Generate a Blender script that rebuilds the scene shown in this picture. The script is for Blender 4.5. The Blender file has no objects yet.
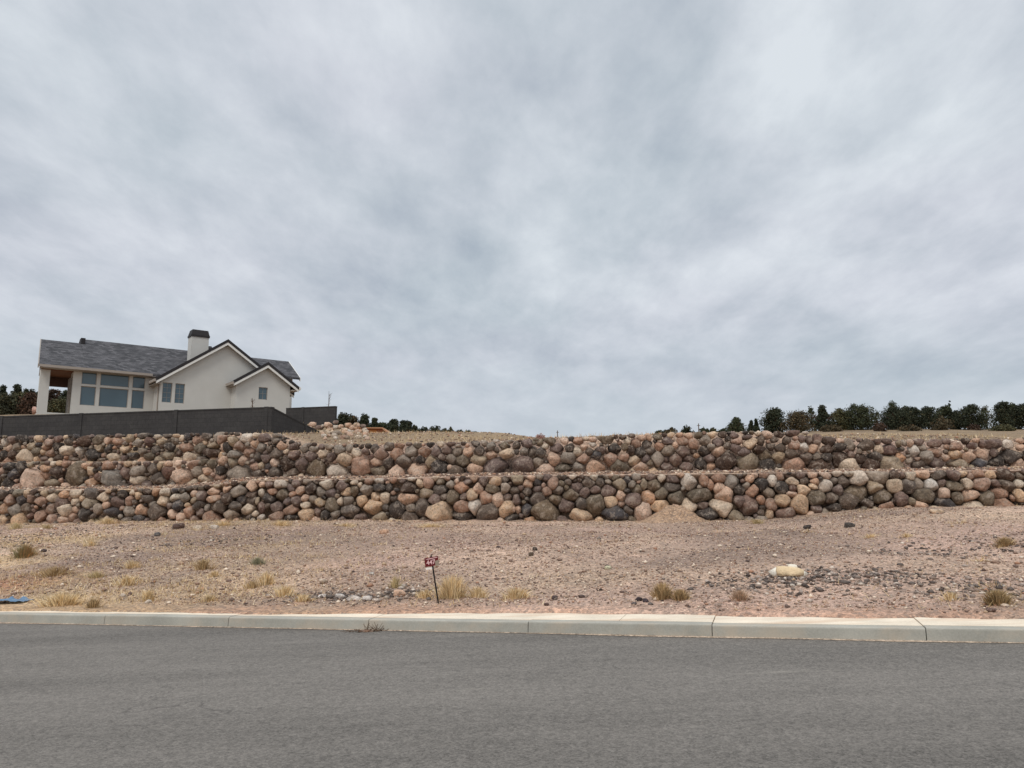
import bpy, math, random
import numpy as np
from mathutils import Vector

random.seed(7)
rng = np.random.default_rng(11)
scene = bpy.context.scene
COL = scene.collection

# ------------------------------------------------------------------ camera
F, PITCH, EYE = 769.0, math.atan(114.0 / 769.0), 1.65
cam_d = bpy.data.cameras.new("camera")
cam = bpy.data.objects.new("camera", cam_d)
COL.objects.link(cam)
cam.location = (0, 0, EYE)
cam.rotation_euler = (math.pi / 2 + PITCH, 0, 0)
cam_d.sensor_width = 36.0
cam_d.lens = 36.0 * F / 1024.0
cam_d.clip_start = 0.1
cam_d.clip_end = 4000.0
scene.camera = cam

# ------------------------------------------------------------------ exposure, sky, sun
scene.view_settings.view_transform = 'Standard'
scene.view_settings.look = 'None'
scene.view_settings.exposure = 0.0
scene.view_settings.gamma = 1.0
scene.view_settings.use_curve_mapping = False


def lin(c):
    out = []
    for v in c[:3]:
        v = v / 255.0
        out.append(v / 12.92 if v <= 0.04045 else ((v + 0.055) / 1.055) ** 2.4)
    return (out[0], out[1], out[2], 1.0)


SUN_EL, SUN_AZ = math.radians(52), math.radians(200)   # high, behind the camera and a little left
world = bpy.data.worlds.new("World")
scene.world = world
world.use_nodes = True
wt = world.node_tree
for n in list(wt.nodes):
    wt.nodes.remove(n)


class NT:
    """small node helper"""
    def __init__(self, tree):
        self.t = tree

    def n(self, typ, **kw):
        nd = self.t.nodes.new(typ)
        for k, v in kw.items():
            setattr(nd, k, v)
        return nd

    def l(self, a, b):
        self.t.links.new(a, b)

    def val(self, sock, v):
        if hasattr(v, 'is_output') or isinstance(v, bpy.types.NodeSocket):
            self.l(v, sock)
        else:
            sock.default_value = v

    def math(self, op, a, b=0.0, c=None, clamp=False):
        m = self.n('ShaderNodeMath', operation=op)
        m.use_clamp = clamp
        self.val(m.inputs[0], a)
        self.val(m.inputs[1], b)
        if c is not None:
            self.val(m.inputs[2], c)
        return m.outputs[0]

    def noise(self, vec, scale, detail=4, rough=0.55, dist=0.0):
        m = self.n('ShaderNodeTexNoise')
        m.inputs['Scale'].default_value = scale
        m.inputs['Detail'].default_value = detail
        m.inputs['Roughness'].default_value = rough
        m.inputs['Distortion'].default_value = dist
        self.l(vec, m.inputs['Vector'])
        return m

    def ramp(self, fac, stops, interp='LINEAR'):
        r = self.n('ShaderNodeValToRGB')
        e = r.color_ramp.elements
        r.color_ramp.interpolation = interp
        while len(e) < len(stops):
            e.new(0.5)
        for i, (p, c) in enumerate(stops):
            e[i].position = p
            e[i].color = c if len(c) == 4 else (*c, 1)
        self.l(fac, r.inputs[0])
        return r.outputs[0]

    def mapr(self, v, a, b, c, d, smooth=False):
        m = self.n('ShaderNodeMapRange')
        if smooth:
            m.interpolation_type = 'SMOOTHSTEP'
        self.val(m.inputs['Value'], v)
        for nme, x in (('From Min', a), ('From Max', b), ('To Min', c), ('To Max', d)):
            m.inputs[nme].default_value = x
        return m.outputs['Result']

    def mix(self, fac, a, b, mode='MIX'):
        m = self.n('ShaderNodeMix', data_type='RGBA', blend_type=mode)
        self.val(m.inputs[0], fac)
        self.val(m.inputs[6], a)
        self.val(m.inputs[7], b)
        return m.outputs[2]

    def mapping(self, vec, scale=(1, 1, 1), rot=(0, 0, 0), loc=(0, 0, 0)):
        m = self.n('ShaderNodeMapping')
        m.inputs['Scale'].default_value = scale
        m.inputs['Rotation'].default_value = rot
        m.inputs['Location'].default_value = loc
        self.l(vec, m.inputs['Vector'])
        return m.outputs[0]


W = NT(wt)
out = W.n('ShaderNodeOutputWorld')
tc = W.n('ShaderNodeTexCoord')
sep = W.n('ShaderNodeSeparateXYZ')
W.l(tc.outputs['Generated'], sep.inputs[0])
zc = W.math('MAXIMUM', sep.outputs[2], 0.0)
zz = W.math('ADD', zc, 0.22)
comb = W.n('ShaderNodeCombineXYZ')
W.l(W.math('DIVIDE', sep.outputs[0], zz), comb.inputs[0])
W.l(W.math('DIVIDE', sep.outputs[1], zz), comb.inputs[1])
plane = comb.outputs[0]
# long soft bands of stratus that run away from the viewer, and finer wisps inside them
m1 = W.mapping(plane, scale=(0.95, 0.62, 1), rot=(0, 0, math.radians(-25)), loc=(3.3, 1.2, 0))
n1 = W.noise(m1, 1.5, 8, 0.52, 0.08)
m2 = W.mapping(plane, scale=(1.9, 1.1, 1), rot=(0, 0, math.radians(-20)), loc=(7.1, 4.2, 2))
n2 = W.noise(m2, 3.0, 9, 0.60, 0.1)
m3 = W.mapping(plane, scale=(0.5, 0.3, 1), loc=(1.7, 9.2, 5))
n3 = W.noise(m3, 1.0, 3, 0.5, 0.2)
cl = W.math('ADD', W.math('MULTIPLY', n1.outputs[0], 0.50), W.math('MULTIPLY', n2.outputs[0], 0.42))
cl = W.math('ADD', cl, W.math('MULTIPLY', n3.outputs[0], 0.22))
# the larger thin and thick places of this cloud sheet, at their own spots of the sky
wob = W.n('ShaderNodeVectorMath', operation='MULTIPLY_ADD')
W.l(W.noise(plane, 1.6, 5, 0.6).outputs['Color'], wob.inputs[0])
wob.inputs[1].default_value = (0.55, 0.55, 0)
W.l(plane, wob.inputs[2])
for (cx, cy, rx, ry, rot, amp) in [(0.50, 1.37, 0.13, 0.40, 0.1, -0.075), (0.63, 1.80, 0.14, 0.34, 0.2, -0.060), (0.72, 1.50, 0.13, 0.24, -0.2, 0.065),
                                   (1.29, 1.99, 0.36, 0.38, -0.4, -0.060), (0.30, 1.70, 0.13, 0.42, 0.0, 0.055), (-0.05, 1.45, 0.25, 0.25, 0.0, 0.03),
                                   (1.07, 2.41, 0.20, 0.08, 0.25, -0.060), (1.50, 2.63, 0.26, 0.12, 0.25, -0.065), (0.50, 2.66, 0.16, 0.08, 0.3, -0.055), (-0.3, 2.2, 0.4, 0.3, 0.2, -0.03)]:
    mp = W.n('ShaderNodeMapping', vector_type='TEXTURE')
    mp.inputs['Location'].default_value = (cx, cy, 0)
    mp.inputs['Rotation'].default_value = (0, 0, rot)
    mp.inputs['Scale'].default_value = (rx, ry, 1)
    W.l(wob.outputs[0], mp.inputs['Vector'])
    ln_ = W.n('ShaderNodeVectorMath', operation='LENGTH')
    W.l(mp.outputs[0], ln_.inputs[0])
    cl = W.math('ADD', cl, W.mapr(ln_.outputs['Value'], 0.0, 1.7, amp, 0.0, smooth=True))
cloud = W.ramp(cl, [(0.38, lin((172, 182, 194))), (0.48, lin((193, 201, 210))),
                    (0.56, lin((209, 215, 223))), (0.67, lin((229, 234, 240)))])
hue = W.noise(plane, 0.9, 3, 0.5)
cloud = W.mix(W.mapr(hue.outputs[0], 0.4, 0.62, 0.0, 0.14), cloud, lin((184, 206, 212)))
cloud = W.mix(W.mapr(hue.outputs[0], 0.38, 0.55, 0.12, 0.0), cloud, lin((196, 192, 212)))
hor = W.mapr(sep.outputs[2], 0.05, 0.26, 0.55, 0.0, smooth=True)
cloud = W.mix(hor, cloud, lin((190, 199, 209)))
# an overcast sky is brighter overhead than near the horizon
zen = W.mapr(sep.outputs[2], 0.58, 0.95, 1.0, 2.1, smooth=True)
bgc = W.n('ShaderNodeBackground')
W.l(cloud, bgc.inputs[0])
W.l(zen, bgc.inputs[1])
sky = W.n('ShaderNodeTexSky')
sky.sky_type = 'NISHITA'
sky.sun_disc = False
sky.sun_elevation = SUN_EL
sky.sun_rotation = SUN_AZ
bgs = W.n('ShaderNodeBackground')
W.l(sky.outputs[0], bgs.inputs[0])
bgs.inputs[1].default_value = 0.08
mx = W.n('ShaderNodeMixShader')
mx.inputs[0].default_value = 0.94
W.l(bgs.outputs[0], mx.inputs[1])
W.l(bgc.outputs[0], mx.inputs[2])
W.l(mx.outputs[0], out.inputs[0])

sun_d = bpy.data.lights.new("sun", 'SUN')
sun_d.energy = 1.5
sun_d.angle = math.radians(18)
sun_d.color = (1.0, 0.965, 0.91)
sun = bpy.data.objects.new("sun", sun_d)
COL.objects.link(sun)
sd = Vector((math.sin(SUN_AZ) * math.cos(SUN_EL), math.cos(SUN_AZ) * math.cos(SUN_EL), math.sin(SUN_EL)))
sun.rotation_euler = sd.to_track_quat('Z', 'Y').to_euler()


# ------------------------------------------------------------------ geometry helpers
def ray(px, py):
    x = px - 512.0
    y = 384.0 - py
    return np.array([x, F * math.cos(PITCH) - y * math.sin(PITCH), F * math.sin(PITCH) + y * math.cos(PITCH)])


def hit(px, py, c0, c1=0.0):
    """point of the sight line on the vertical plane Y = c0 + c1 X"""
    d = ray(px, py)
    t = c0 / (d[1] - c1 * d[0])
    return (d[0] * t, d[1] * t, EYE + d[2] * t)


def slope(py):
    d = ray(512, py)
    return d[2] / d[1]


def tag(o, label=None, cat=None, group=None, kind=None):
    if label: o['label'] = label
    if cat: o['category'] = cat
    if group: o['group'] = group
    if kind: o['kind'] = kind
    return o


def link_mesh(name, verts, faces, mat, parent=None, smooth=False, loc=None, col=None):
    me = bpy.data.meshes.new(name)
    verts = np.asarray(verts, dtype=np.float64)
    if isinstance(faces, np.ndarray):
        k = faces.shape[1]
        me.vertices.add(len(verts))
        me.vertices.foreach_set('co', verts.ravel())
        me.loops.add(faces.size)
        me.loops.foreach_set('vertex_index', faces.ravel().astype(np.int32))
        me.polygons.add(len(faces))
        me.polygons.foreach_set('loop_start', np.arange(0, faces.size, k, dtype=np.int32))
        me.update(calc_edges=True)
    else:
        me.from_pydata([tuple(v) for v in verts], [], faces)
    if smooth:
        me.polygons.foreach_set('use_smooth', np.ones(len(me.polygons), dtype=bool))
    if col is not None:
        a = me.color_attributes.new('col', 'FLOAT_COLOR', 'POINT')
        c = np.ones((len(verts), 4))
        c[:, :3] = col
        a.data.foreach_set('color', c.ravel())
    if mat:
        for m in (mat if isinstance(mat, (list, tuple)) else [mat]):
            me.materials.append(m)
    me.update()
    o = bpy.data.objects.new(name, me)
    COL.objects.link(o)
    if parent is not None:
        o.parent = parent
    if loc is not None:
        o.location = loc
    return o


def empty(name, loc, rz=0.0):
    o = bpy.data.objects.new(name, None)
    o.location = loc
    o.rotation_euler = (0, 0, rz)
    o.empty_display_size = 0.3
    COL.objects.link(o)
    return o


class MB:
    """collects boxes, prisms and tubes into one mesh"""
    def __init__(self):
        self.v = []
        self.f = []

    def poly(self, pts, faces):
        b = len(self.v)
        self.v += [tuple(p) for p in pts]
        self.f += [tuple(b + i for i in f) for f in faces]

    def box(self, x0, x1, y0, y1, z0, z1):
        self.poly([(x0, y0, z0), (x1, y0, z0), (x1, y1, z0), (x0, y1, z0), (x0, y0, z1), (x1, y0, z1), (x1, y1, z1), (x0, y1, z1)],
                  [(0, 3, 2, 1), (4, 5, 6, 7), (0, 1, 5, 4), (1, 2, 6, 5), (2, 3, 7, 6), (3, 0, 4, 7)])

    def hexa(self, p):
        self.poly(p, [(0, 3, 2, 1), (4, 5, 6, 7), (0, 1, 5, 4), (1, 2, 6, 5), (2, 3, 7, 6), (3, 0, 4, 7)])

    def prism(self, prof, a, b, axis='y'):
        """profile of (u, z) points swept along an axis from a to b"""
        n = len(prof)
        pts = []
        for t in (a, b):
            for (u, z) in prof:
                pts.append((u, t, z) if axis == 'y' else (t, u, z))
        fs = [tuple(range(n)), tuple(range(2 * n - 1, n - 1, -1))]
        for i in range(n):
            j = (i + 1) % n
            fs.append((i, i + n, j + n, j))
        self.poly(pts, fs)

    def tube(self, p0, p1, r0, r1=None, n=8):
        r1 = r0 if r1 is None else r1
        p0, p1 = Vector(p0), Vector(p1)
        d = (p1 - p0).normalized()
        s = d.orthogonal().normalized()
        t = d.cross(s)
        pts = []
        for (p, r) in ((p0, r0), (p1, r1)):
            for i in range(n):
                a = 2 * math.pi * i / n
                pts.append(p + s * (r * math.cos(a)) + t * (r * math.sin(a)))
        fs = [tuple(range(n - 1, -1, -1)), tuple(range(n, 2 * n))]
        for i in range(n):
            j = (i + 1) % n
            fs.append((i, j, j + n, i + n))
        self.poly(pts, fs)

    def build(self, name, mat, parent=None, loc=None, bevel=0.0):
        o = link_mesh(name, self.v, self.f, mat, parent, loc=loc)
        if bevel:
            b = o.modifiers.new('bevel', 'BEVEL')
            b.width = bevel
            b.segments = 2
            b.limit_method = 'ANGLE'
        return o


_perm = rng.random((256, 256))


def vnoise(x, y):
    x = np.asarray(x, float)
    y = np.asarray(y, float)
    xi = np.floor(x).astype(int)
    yi = np.floor(y).astype(int)
    fx, fy = x - xi, y - yi
    fx = fx * fx * (3 - 2 * fx)
    fy = fy * fy * (3 - 2 * fy)
    g = lambda i, j: _perm[i % 256, j % 256]
    a = g(xi, yi) * (1 - fx) + g(xi + 1, yi) * fx
    b = g(xi, yi + 1) * (1 - fx) + g(xi + 1, yi + 1) * fx
    return a * (1 - fy) + b * fy - 0.5


def fbm(x, y, o=4):
    s, a = 0.0, 1.0
    for i in range(o):
        s = s + a * vnoise(x * 2 ** i + 13.7 * i, y * 2 ** i + 7.3 * i)
        a *= 0.5
    return s


# ------------------------------------------------------------------ materials
def new_mat(name):
    m = bpy.data.materials.new(name)
    m.use_nodes = True
    t = m.node_tree
    for n in list(t.nodes):
        t.nodes.remove(n)
    T = NT(t)
    o = T.n('ShaderNodeOutputMaterial')
    p = T.n('ShaderNodeBsdfPrincipled')
    T.l(p.outputs[0], o.inputs[0])
    p.inputs['Roughness'].default_value = 0.9
    p.inputs['Specular IOR Level'].default_value = 0.25
    g = T.n('ShaderNodeNewGeometry')
    return m, T, p, g.outputs['Position']


def bump(T, p, h, strength=0.5, dist=0.02):
    b = T.n('ShaderNodeBump')
    b.inputs['Strength'].default_value = strength
    b.inputs['Distance'].default_value = dist
    T.l(h, b.inputs['Height'])
    T.l(b.outputs[0], p.inputs['Normal'])


def simple(name, c, var=0.12, scale=3.0, rough=0.85, bs=0.15, bd=0.01, spec=0.25, fine=40.0):
    m, T, p, pos = new_mat(name)
    n = T.noise(pos, scale, 5, 0.6)
    n2 = T.noise(pos, fine, 3, 0.6)
    a = T.math('ADD', T.math('MULTIPLY', n.outputs[0], 0.6), T.math('MULTIPLY', n2.outputs[0], 0.4))
    k = T.mapr(a, 0.3, 0.7, 1 - var, 1 + var)
    c4 = lin(c)
    vm = T.n('ShaderNodeVectorMath', operation='SCALE')
    vm.inputs[0].default_value = c4[:3]
    T.l(k, vm.inputs['Scale'])
    T.l(vm.outputs[0], p.inputs['Base Color'])
    p.inputs['Roughness'].default_value = rough
    p.inputs['Specular IOR Level'].default_value = spec
    bump(T, p, n2.outputs[0], bs, bd)
    return m


def mat_rock():
    m, T, p, pos = new_mat('boulder_stone')
    at = T.n('ShaderNodeVertexColor', layer_name='col')
    n = T.noise(pos, 3.2, 6, 0.62, 0.4)
    n2 = T.noise(pos, 17, 5, 0.7)
    n3 = T.noise(pos, 65, 2, 0.6)
    k = T.mapr(T.math('ADD', T.math('MULTIPLY', n.outputs[0], 0.42), T.math('MULTIPLY', n2.outputs[0], 0.58)), 0.32, 0.68, 0.45, 1.65)
    c = T.mix(1.0, at.outputs[0], k, 'MULTIPLY')
    # two-toned mineral patches with ragged edges
    pt = T.noise(pos, 6.5, 8, 0.72, 0.3)
    c = T.mix(T.mapr(pt.outputs[0], 0.53, 0.57, 0.0, 0.42), c, (0.50, 0.41, 0.33, 1))
    c = T.mix(T.mapr(pt.outputs[0], 0.40, 0.44, 0.40, 0.0), c, (0.085, 0.066, 0.055, 1))
    # pale lichen and mineral patches, dark pits
    f1 = T.mapr(n2.outputs[0], 0.58, 0.66, 0.0, 0.28)
    f1b = T.mapr(T.noise(pos, 1.3, 2).outputs[0], 0.45, 0.6, 0.0, 1.0)
    c = T.mix(T.math('MULTIPLY', f1, f1b), c, (0.42, 0.37, 0.30, 1))
    f2 = T.mapr(T.noise(pos, 26, 4, 0.7).outputs[0], 0.36, 0.44, 0.5, 0.0)
    c = T.mix(f2, c, (0.055, 0.047, 0.042, 1))
    c = T.mix(T.mapr(T.noise(pos, 48, 3, 0.6).outputs[0], 0.60, 0.66, 0.0, 0.35), c, (0.50, 0.44, 0.37, 1))
    # warm stain
    f3 = T.mapr(T.noise(pos, 4.1, 4, 0.6).outputs[0], 0.54, 0.74, 0.0, 0.30)
    c = T.mix(f3, c, (0.20, 0.145, 0.10, 1))
    T.l(c, p.inputs['Base Color'])
    h = T.math('ADD', T.math('MULTIPLY', n2.outputs[0], 1.0), T.math('MULTIPLY', n3.outputs[0], 0.35))
    h = T.math('ADD', h, T.math('MULTIPLY', T.noise(pos, 6, 5, 0.6, 0.8).outputs[0], 1.4))
    bump(T, p, h, 0.9, 0.045)
    return m


def mat_soil():
    m, T, p, pos = new_mat('stony_soil')
    at = T.n('ShaderNodeVertexColor', layer_name='col')
    # pebble speckle
    v = T.n('ShaderNodeTexVoronoi')
    v.inputs['Scale'].default_value = 26
    T.l(pos, v.inputs['Vector'])
    v2 = T.n('ShaderNodeTexVoronoi')
    v2.inputs['Scale'].default_value = 60
    T.l(pos, v2.inputs['Vector'])
    s1 = T.n('ShaderNodeSeparateColor'); T.l(v.outputs['Color'], s1.inputs[0])
    s2 = T.n('ShaderNodeSeparateColor'); T.l(v2.outputs['Color'], s2.inputs[0])
    n = T.noise(pos, 0.8, 6, 0.6)
    n2 = T.noise(pos, 7.0, 5, 0.65)
    k = T.math('ADD', T.mapr(s1.outputs[0], 0, 1, -0.30, 0.34), T.mapr(s2.outputs[1], 0, 1, -0.24, 0.26))
    k = T.math('ADD', k, T.mapr(n2.outputs[0], 0.3, 0.7, -0.2, 0.2))
    k = T.math('ADD', k, T.mapr(n.outputs[0], 0.3, 0.7, -0.16, 0.16))
    k = T.math('MAXIMUM', T.math('ADD', k, 1.0), 0.25)
    c = T.mix(1.0, at.outputs[0], k, 'MULTIPLY')
    grey = T.mapr(s1.outputs[2], 0.55, 0.9, 0.0, 0.5)
    c = T.mix(grey, c, (0.215, 0.172, 0.145, 1))
    T.l(c, p.inputs['Base Color'])
    h = T.math('ADD', T.math('MULTIPLY', v.outputs['Distance'], -1.0), T.math('MULTIPLY', n2.outputs[0], 1.2))
    bump(T, p, h, 0.8, 0.03)
    return m


def mat_chip():
    m, T, p, pos = new_mat('chip_stone')
    at = T.n('ShaderNodeVertexColor', layer_name='col')
    n = T.noise(pos, 40, 3, 0.6)
    c = T.mix(1.0, at.outputs[0], T.mapr(n.outputs[0], 0.3, 0.7, 0.8, 1.2), 'MULTIPLY')
    T.l(c, p.inputs['Base Color'])
    return m


def mat_asphalt():
    m, T, p, pos = new_mat('asphalt')
    v = T.n('ShaderNodeTexVoronoi'); v.inputs['Scale'].default_value = 75
    T.l(pos, v.inputs['Vector'])
    s = T.n('ShaderNodeSeparateColor'); T.l(v.outputs['Color'], s.inputs[0])
    n = T.noise(pos, 150, 3, 0.7)
    along = T.mapping(pos, rot=(0, 0, math.radians(17.5)), scale=(0.16, 1.1, 1))
    nb = T.noise(along, 0.9, 5, 0.55, 0.3)
    nc = T.noise(T.mapping(pos, rot=(0, 0, math.radians(17.5)), scale=(0.5, 2.2, 1)), 2.6, 6, 0.7)
    nd = T.noise(pos, 18, 4, 0.7)
    k = T.math('ADD', T.mapr(s.outputs[0], 0, 1, -0.26, 0.26), T.mapr(n.outputs[0], 0.3, 0.7, -0.22, 0.22))
    k = T.math('ADD', k, T.mapr(nb.outputs[0], 0.3, 0.7, -0.20, 0.20))
    k = T.math('ADD', k, T.mapr(nc.outputs[0], 0.3, 0.7, -0.08, 0.08))
    k = T.math('ADD', k, T.mapr(nd.outputs[0], 0.3, 0.7, -0.20, 0.20))
    k = T.math('ADD', k, 1.0)
    c = T.mix(1.0, lin((116, 110, 103)), k, 'MULTIPLY')
    # chalky scuffs dragged along the road
    sc = T.noise(T.mapping(pos, rot=(0, 0, math.radians(12)), scale=(0.7, 4.5, 1), loc=(4.2, 1.1, 0)), 1.0, 6, 0.62)
    f = T.mapr(sc.outputs[0], 0.66, 0.78, 0.0, 0.3)
    c = T.mix(f, c, lin((170, 162, 150)))
    cr = T.n('ShaderNodeTexVoronoi', feature='DISTANCE_TO_EDGE'); cr.inputs['Scale'].default_value = 0.22
    wv = T.n('ShaderNodeVectorMath', operation='MULTIPLY_ADD'); T.l(T.noise(pos, 1.4, 6, 0.6).outputs['Color'], wv.inputs[0]); wv.inputs[1].default_value = (1.6, 1.6, 0); T.l(pos, wv.inputs[2]); T.l(wv.outputs[0], cr.inputs['Vector'])
    c = T.mix(T.math('MULTIPLY', T.mapr(cr.outputs['Distance'], 0.0, 0.0022, 0.55, 0.0), T.mapr(nb.outputs[0], 0.42, 0.55, 0.0, 1.0)), c, lin((62, 58, 55)))
    T.l(c, p.inputs['Base Color'])
    p.inputs['Roughness'].default_value = 0.85
    p.inputs['Specular IOR Level'].default_value = 0.3
    h = T.math('ADD', v.outputs['Distance'], n.outputs[0])
    bump(T, p, h, 0.6, 0.008)
    return m


def mat_concrete(name, c0, dust, dustf):
    m, T, p, pos = new_mat(name)
    n = T.noise(pos, 2.0, 6, 0.6)
    n2 = T.noise(pos, 60, 4, 0.7)
    st = T.noise(T.mapping(pos, rot=(0, 0, math.radians(17.5)), scale=(0.35, 3.0, 1.0)), 2.2, 6, 0.65)
    k = T.math('ADD', T.mapr(n.outputs[0], 0.3, 0.7, -0.14, 0.14), T.mapr(n2.outputs[0], 0.3, 0.7, -0.12, 0.12))
    c = T.mix(1.0, lin(c0), T.math('ADD', k, 1.0), 'MULTIPLY')
    c = T.mix(T.mapr(st.outputs[0], 0.47, 0.66, 0.0, dustf), c, lin(dust))
    T.l(c, p.inputs['Base Color'])
    bump(T, p, n2.outputs[0], 0.4, 0.004)
    return m


def mat_shingle():
    m, T, p, pos = new_mat('grey_shingles')
    tcn = T.n('ShaderNodeTexCoord')
    b = T.n('ShaderNodeTexBrick')
    b.offset = 0.5
    for nme, v in (('Scale', 1.0), ('Mortar Size', 0.008), ('Brick Width', 0.33), ('Row Height', 0.17), ('Bias', 0.0)):
        b.inputs[nme].default_value = v
    b.inputs['Color1'].default_value = lin((64, 64, 66))
    b.inputs['Color2'].default_value = lin((98, 96, 98))
    b.inputs['Mortar'].default_value = lin((48, 46, 48))
    sx = T.n('ShaderNodeSeparateXYZ'); T.l(tcn.outputs['Object'], sx.inputs[0])
    cb = T.n('ShaderNodeCombineXYZ')
    T.l(T.math('ADD', sx.outputs[0], T.math('MULTIPLY', sx.outputs[1], 0.35)), cb.inputs[0])
    T.l(T.math('MULTIPLY', sx.outputs[2], 1.7), cb.inputs[1])
    T.l(cb.outputs[0], b.inputs['Vector'])
    n = T.noise(T.mapping(cb.outputs[0], scale=(1.4, 5, 1)), 1.6, 4, 0.7)
    c = T.mix(1.0, b.outputs[0], T.mapr(n.outputs[0], 0.3, 0.7, 0.62, 1.38), 'MULTIPLY')
    T.l(c, p.inputs['Base Color'])
    bump(T, p, b.outputs['Fac'], 0.3, 0.01)
    return m


def mat_block():
    m, T, p, pos = new_mat('dark_grey_block')
    sx = T.n('ShaderNodeSeparateXYZ'); T.l(pos, sx.inputs[0])
    cb = T.n('ShaderNodeCombineXYZ')
    T.l(T.math('SUBTRACT', sx.outputs[0], T.math('MULTIPLY', sx.outputs[1], 0.9)), cb.inputs[0])
    T.l(sx.outputs[2], cb.inputs[1])
    b = T.n('ShaderNodeTexBrick')
    for nme, v in (('Scale', 1.0), ('Mortar Size', 0.008), ('Brick Width', 0.4), ('Row Height', 0.2)):
        b.inputs[nme].default_value = v
    b.inputs['Color1'].default_value = lin((60, 58, 58))
    b.inputs['Color2'].default_value = lin((66, 64, 63))
    b.inputs['Mortar'].default_value = lin((52, 51, 50))
    T.l(cb.outputs[0], b.inputs['Vector'])
    n = T.noise(pos, 12, 5, 0.7)
    n4 = T.noise(pos, 0.8, 4, 0.6)
    c = T.mix(1.0, b.outputs[0], T.mapr(n.outputs[0], 0.3, 0.7, 0.8, 1.2), 'MULTIPLY')
    c = T.mix(1.0, c, T.mapr(n4.outputs[0], 0.3, 0.7, 0.86, 1.14), 'MULTIPLY')
    T.l(c, p.inputs['Base Color'])
    bump(T, p, n.outputs[0], 0.5, 0.01)
    return m


def mat_attr(name, trans=0.0, var=0.25, sc=8.0):
    m, T, p, pos = new_mat(name)
    at = T.n('ShaderNodeVertexColor', layer_name='col')
    n = T.noise(pos, sc, 3, 0.6)
    c = T.mix(1.0, at.outputs[0], T.mapr(n.outputs[0], 0.3, 0.7, 1 - var, 1 + var), 'MULTIPLY')
    T.l(c, p.inputs['Base Color'])
    return m


def mat_glass():
    m, T, p, pos = new_mat('window_glass')
    n = T.noise(pos, 0.5, 2)
    c = T.mix(n.outputs[0], lin((54, 72, 82)), lin((80, 102, 112)))
    T.l(c, p.inputs['Base Color'])
    p.inputs['Roughness'].default_value = 0.06
    p.inputs['Specular IOR Level'].default_value = 0.7
    return m


M_ROCK, M_SOIL, M_CHIP, M_ASPH = mat_rock(), mat_soil(), mat_chip(), mat_asphalt()
M_KERB = mat_concrete('kerb_concrete', (164, 160, 149), (188, 170, 148), 0.5)
M_WALK = mat_concrete('pavement_concrete', (226, 211, 189), (206, 174, 146), 0.6)
M_SHING, M_BLOCK, M_GLASS = mat_shingle(), mat_block(), mat_glass()
M_STUCCO = simple('cream_stucco', (193, 191, 185), 0.06, 1.5, 0.95, 0.25, 0.006)
M_TRIM = simple('white_trim', (222, 220, 214), 0.05, 2, 0.7)
M_GUTTER = simple('taupe_gutter', (158, 148, 138), 0.06, 2, 0.6)
M_DARKTRIM = simple('dark_metal_trim', (46, 43, 44), 0.1, 3, 0.6)
M_WOOD = simple('brown_soffit_wood', (112, 72, 48), 0.25, 6, 0.7)
M_SOFF = simple('grey_soffit', (128, 124, 122), 0.08, 3)  # plain grey of the gable panel and the patio's side beam
M_DWOOD = simple('dark_brown_beam', (84, 62, 52), 0.2, 5)
M_VENEER = simple('grey_stone_veneer', (120, 112, 104), 0.45, 7, 0.9, 0.5, 0.03)
M_BLACK = simple('black_painted_steel', (28, 24, 23), 0.1, 8, 0.5)
M_RED = simple('dark_red_panel', (98, 24, 28), 0.2, 25, 0.5)
M_PINK = simple('pale_pink_print', (222, 180, 178), 0.05, 20, 0.5)
M_WHITE = simple('white_panel', (235, 228, 220), 0.05, 20, 0.5)
M_GREYP = simple('bare_sign_back', (150, 135, 120), 0.2, 30, 0.7)
M_GRASS = mat_attr('dry_grass_straw', var=0.2)
M_LEAF = mat_attr('juniper_foliage', var=0.35, sc=1.2)
M_BARK = simple('juniper_bark', (88, 70, 58), 0.3, 5, 0.95, 0.6, 0.02)
M_SHED = simple('reddish_brown_boards', (150, 92, 66), 0.2, 3, 0.9)
M_BLUE = simple('blue_tarpaulin', (96, 124, 150), 0.2, 8, 0.5)
M_FOAM = simple('tan_foam', (222, 196, 158), 0.18, 14, 0.9, 0.8, 0.02)
M_FOAMW = simple('pale_foam_edge', (234, 224, 206), 0.12, 14, 0.9, 0.8, 0.02)
M_TWIG = simple('dry_brown_twigs', (92, 72, 56), 0.2, 10)

# ------------------------------------------------------------------ the land
KY0, KY1 = 9.076, -0.3276            # kerb foot: Y = KY0 + KY1 X
KLEN = math.hypot(1, KY1)
WY0, WY1 = 22.0, -0.152            # lower boulder wall foot


def xc(x):
    return np.clip(x, -45, 45)


def kerb_y(x):
    return KY0 + KY1 * xc(x)


def road_z(x, y):
    return 0.0401 * xc(x) + 0.0140 * np.clip(y, -30, 30)


def line_z(pts, c0, c1):
    """z along a wall line from (px, py) samples -> function of X"""
    P = [hit(px, py, c0, c1) for px, py in pts]
    xs = np.array([p[0] for p in P])
    zs = np.array([p[2] for p in P])
    return lambda x: np.interp(xc(x), xs, zs)


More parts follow.
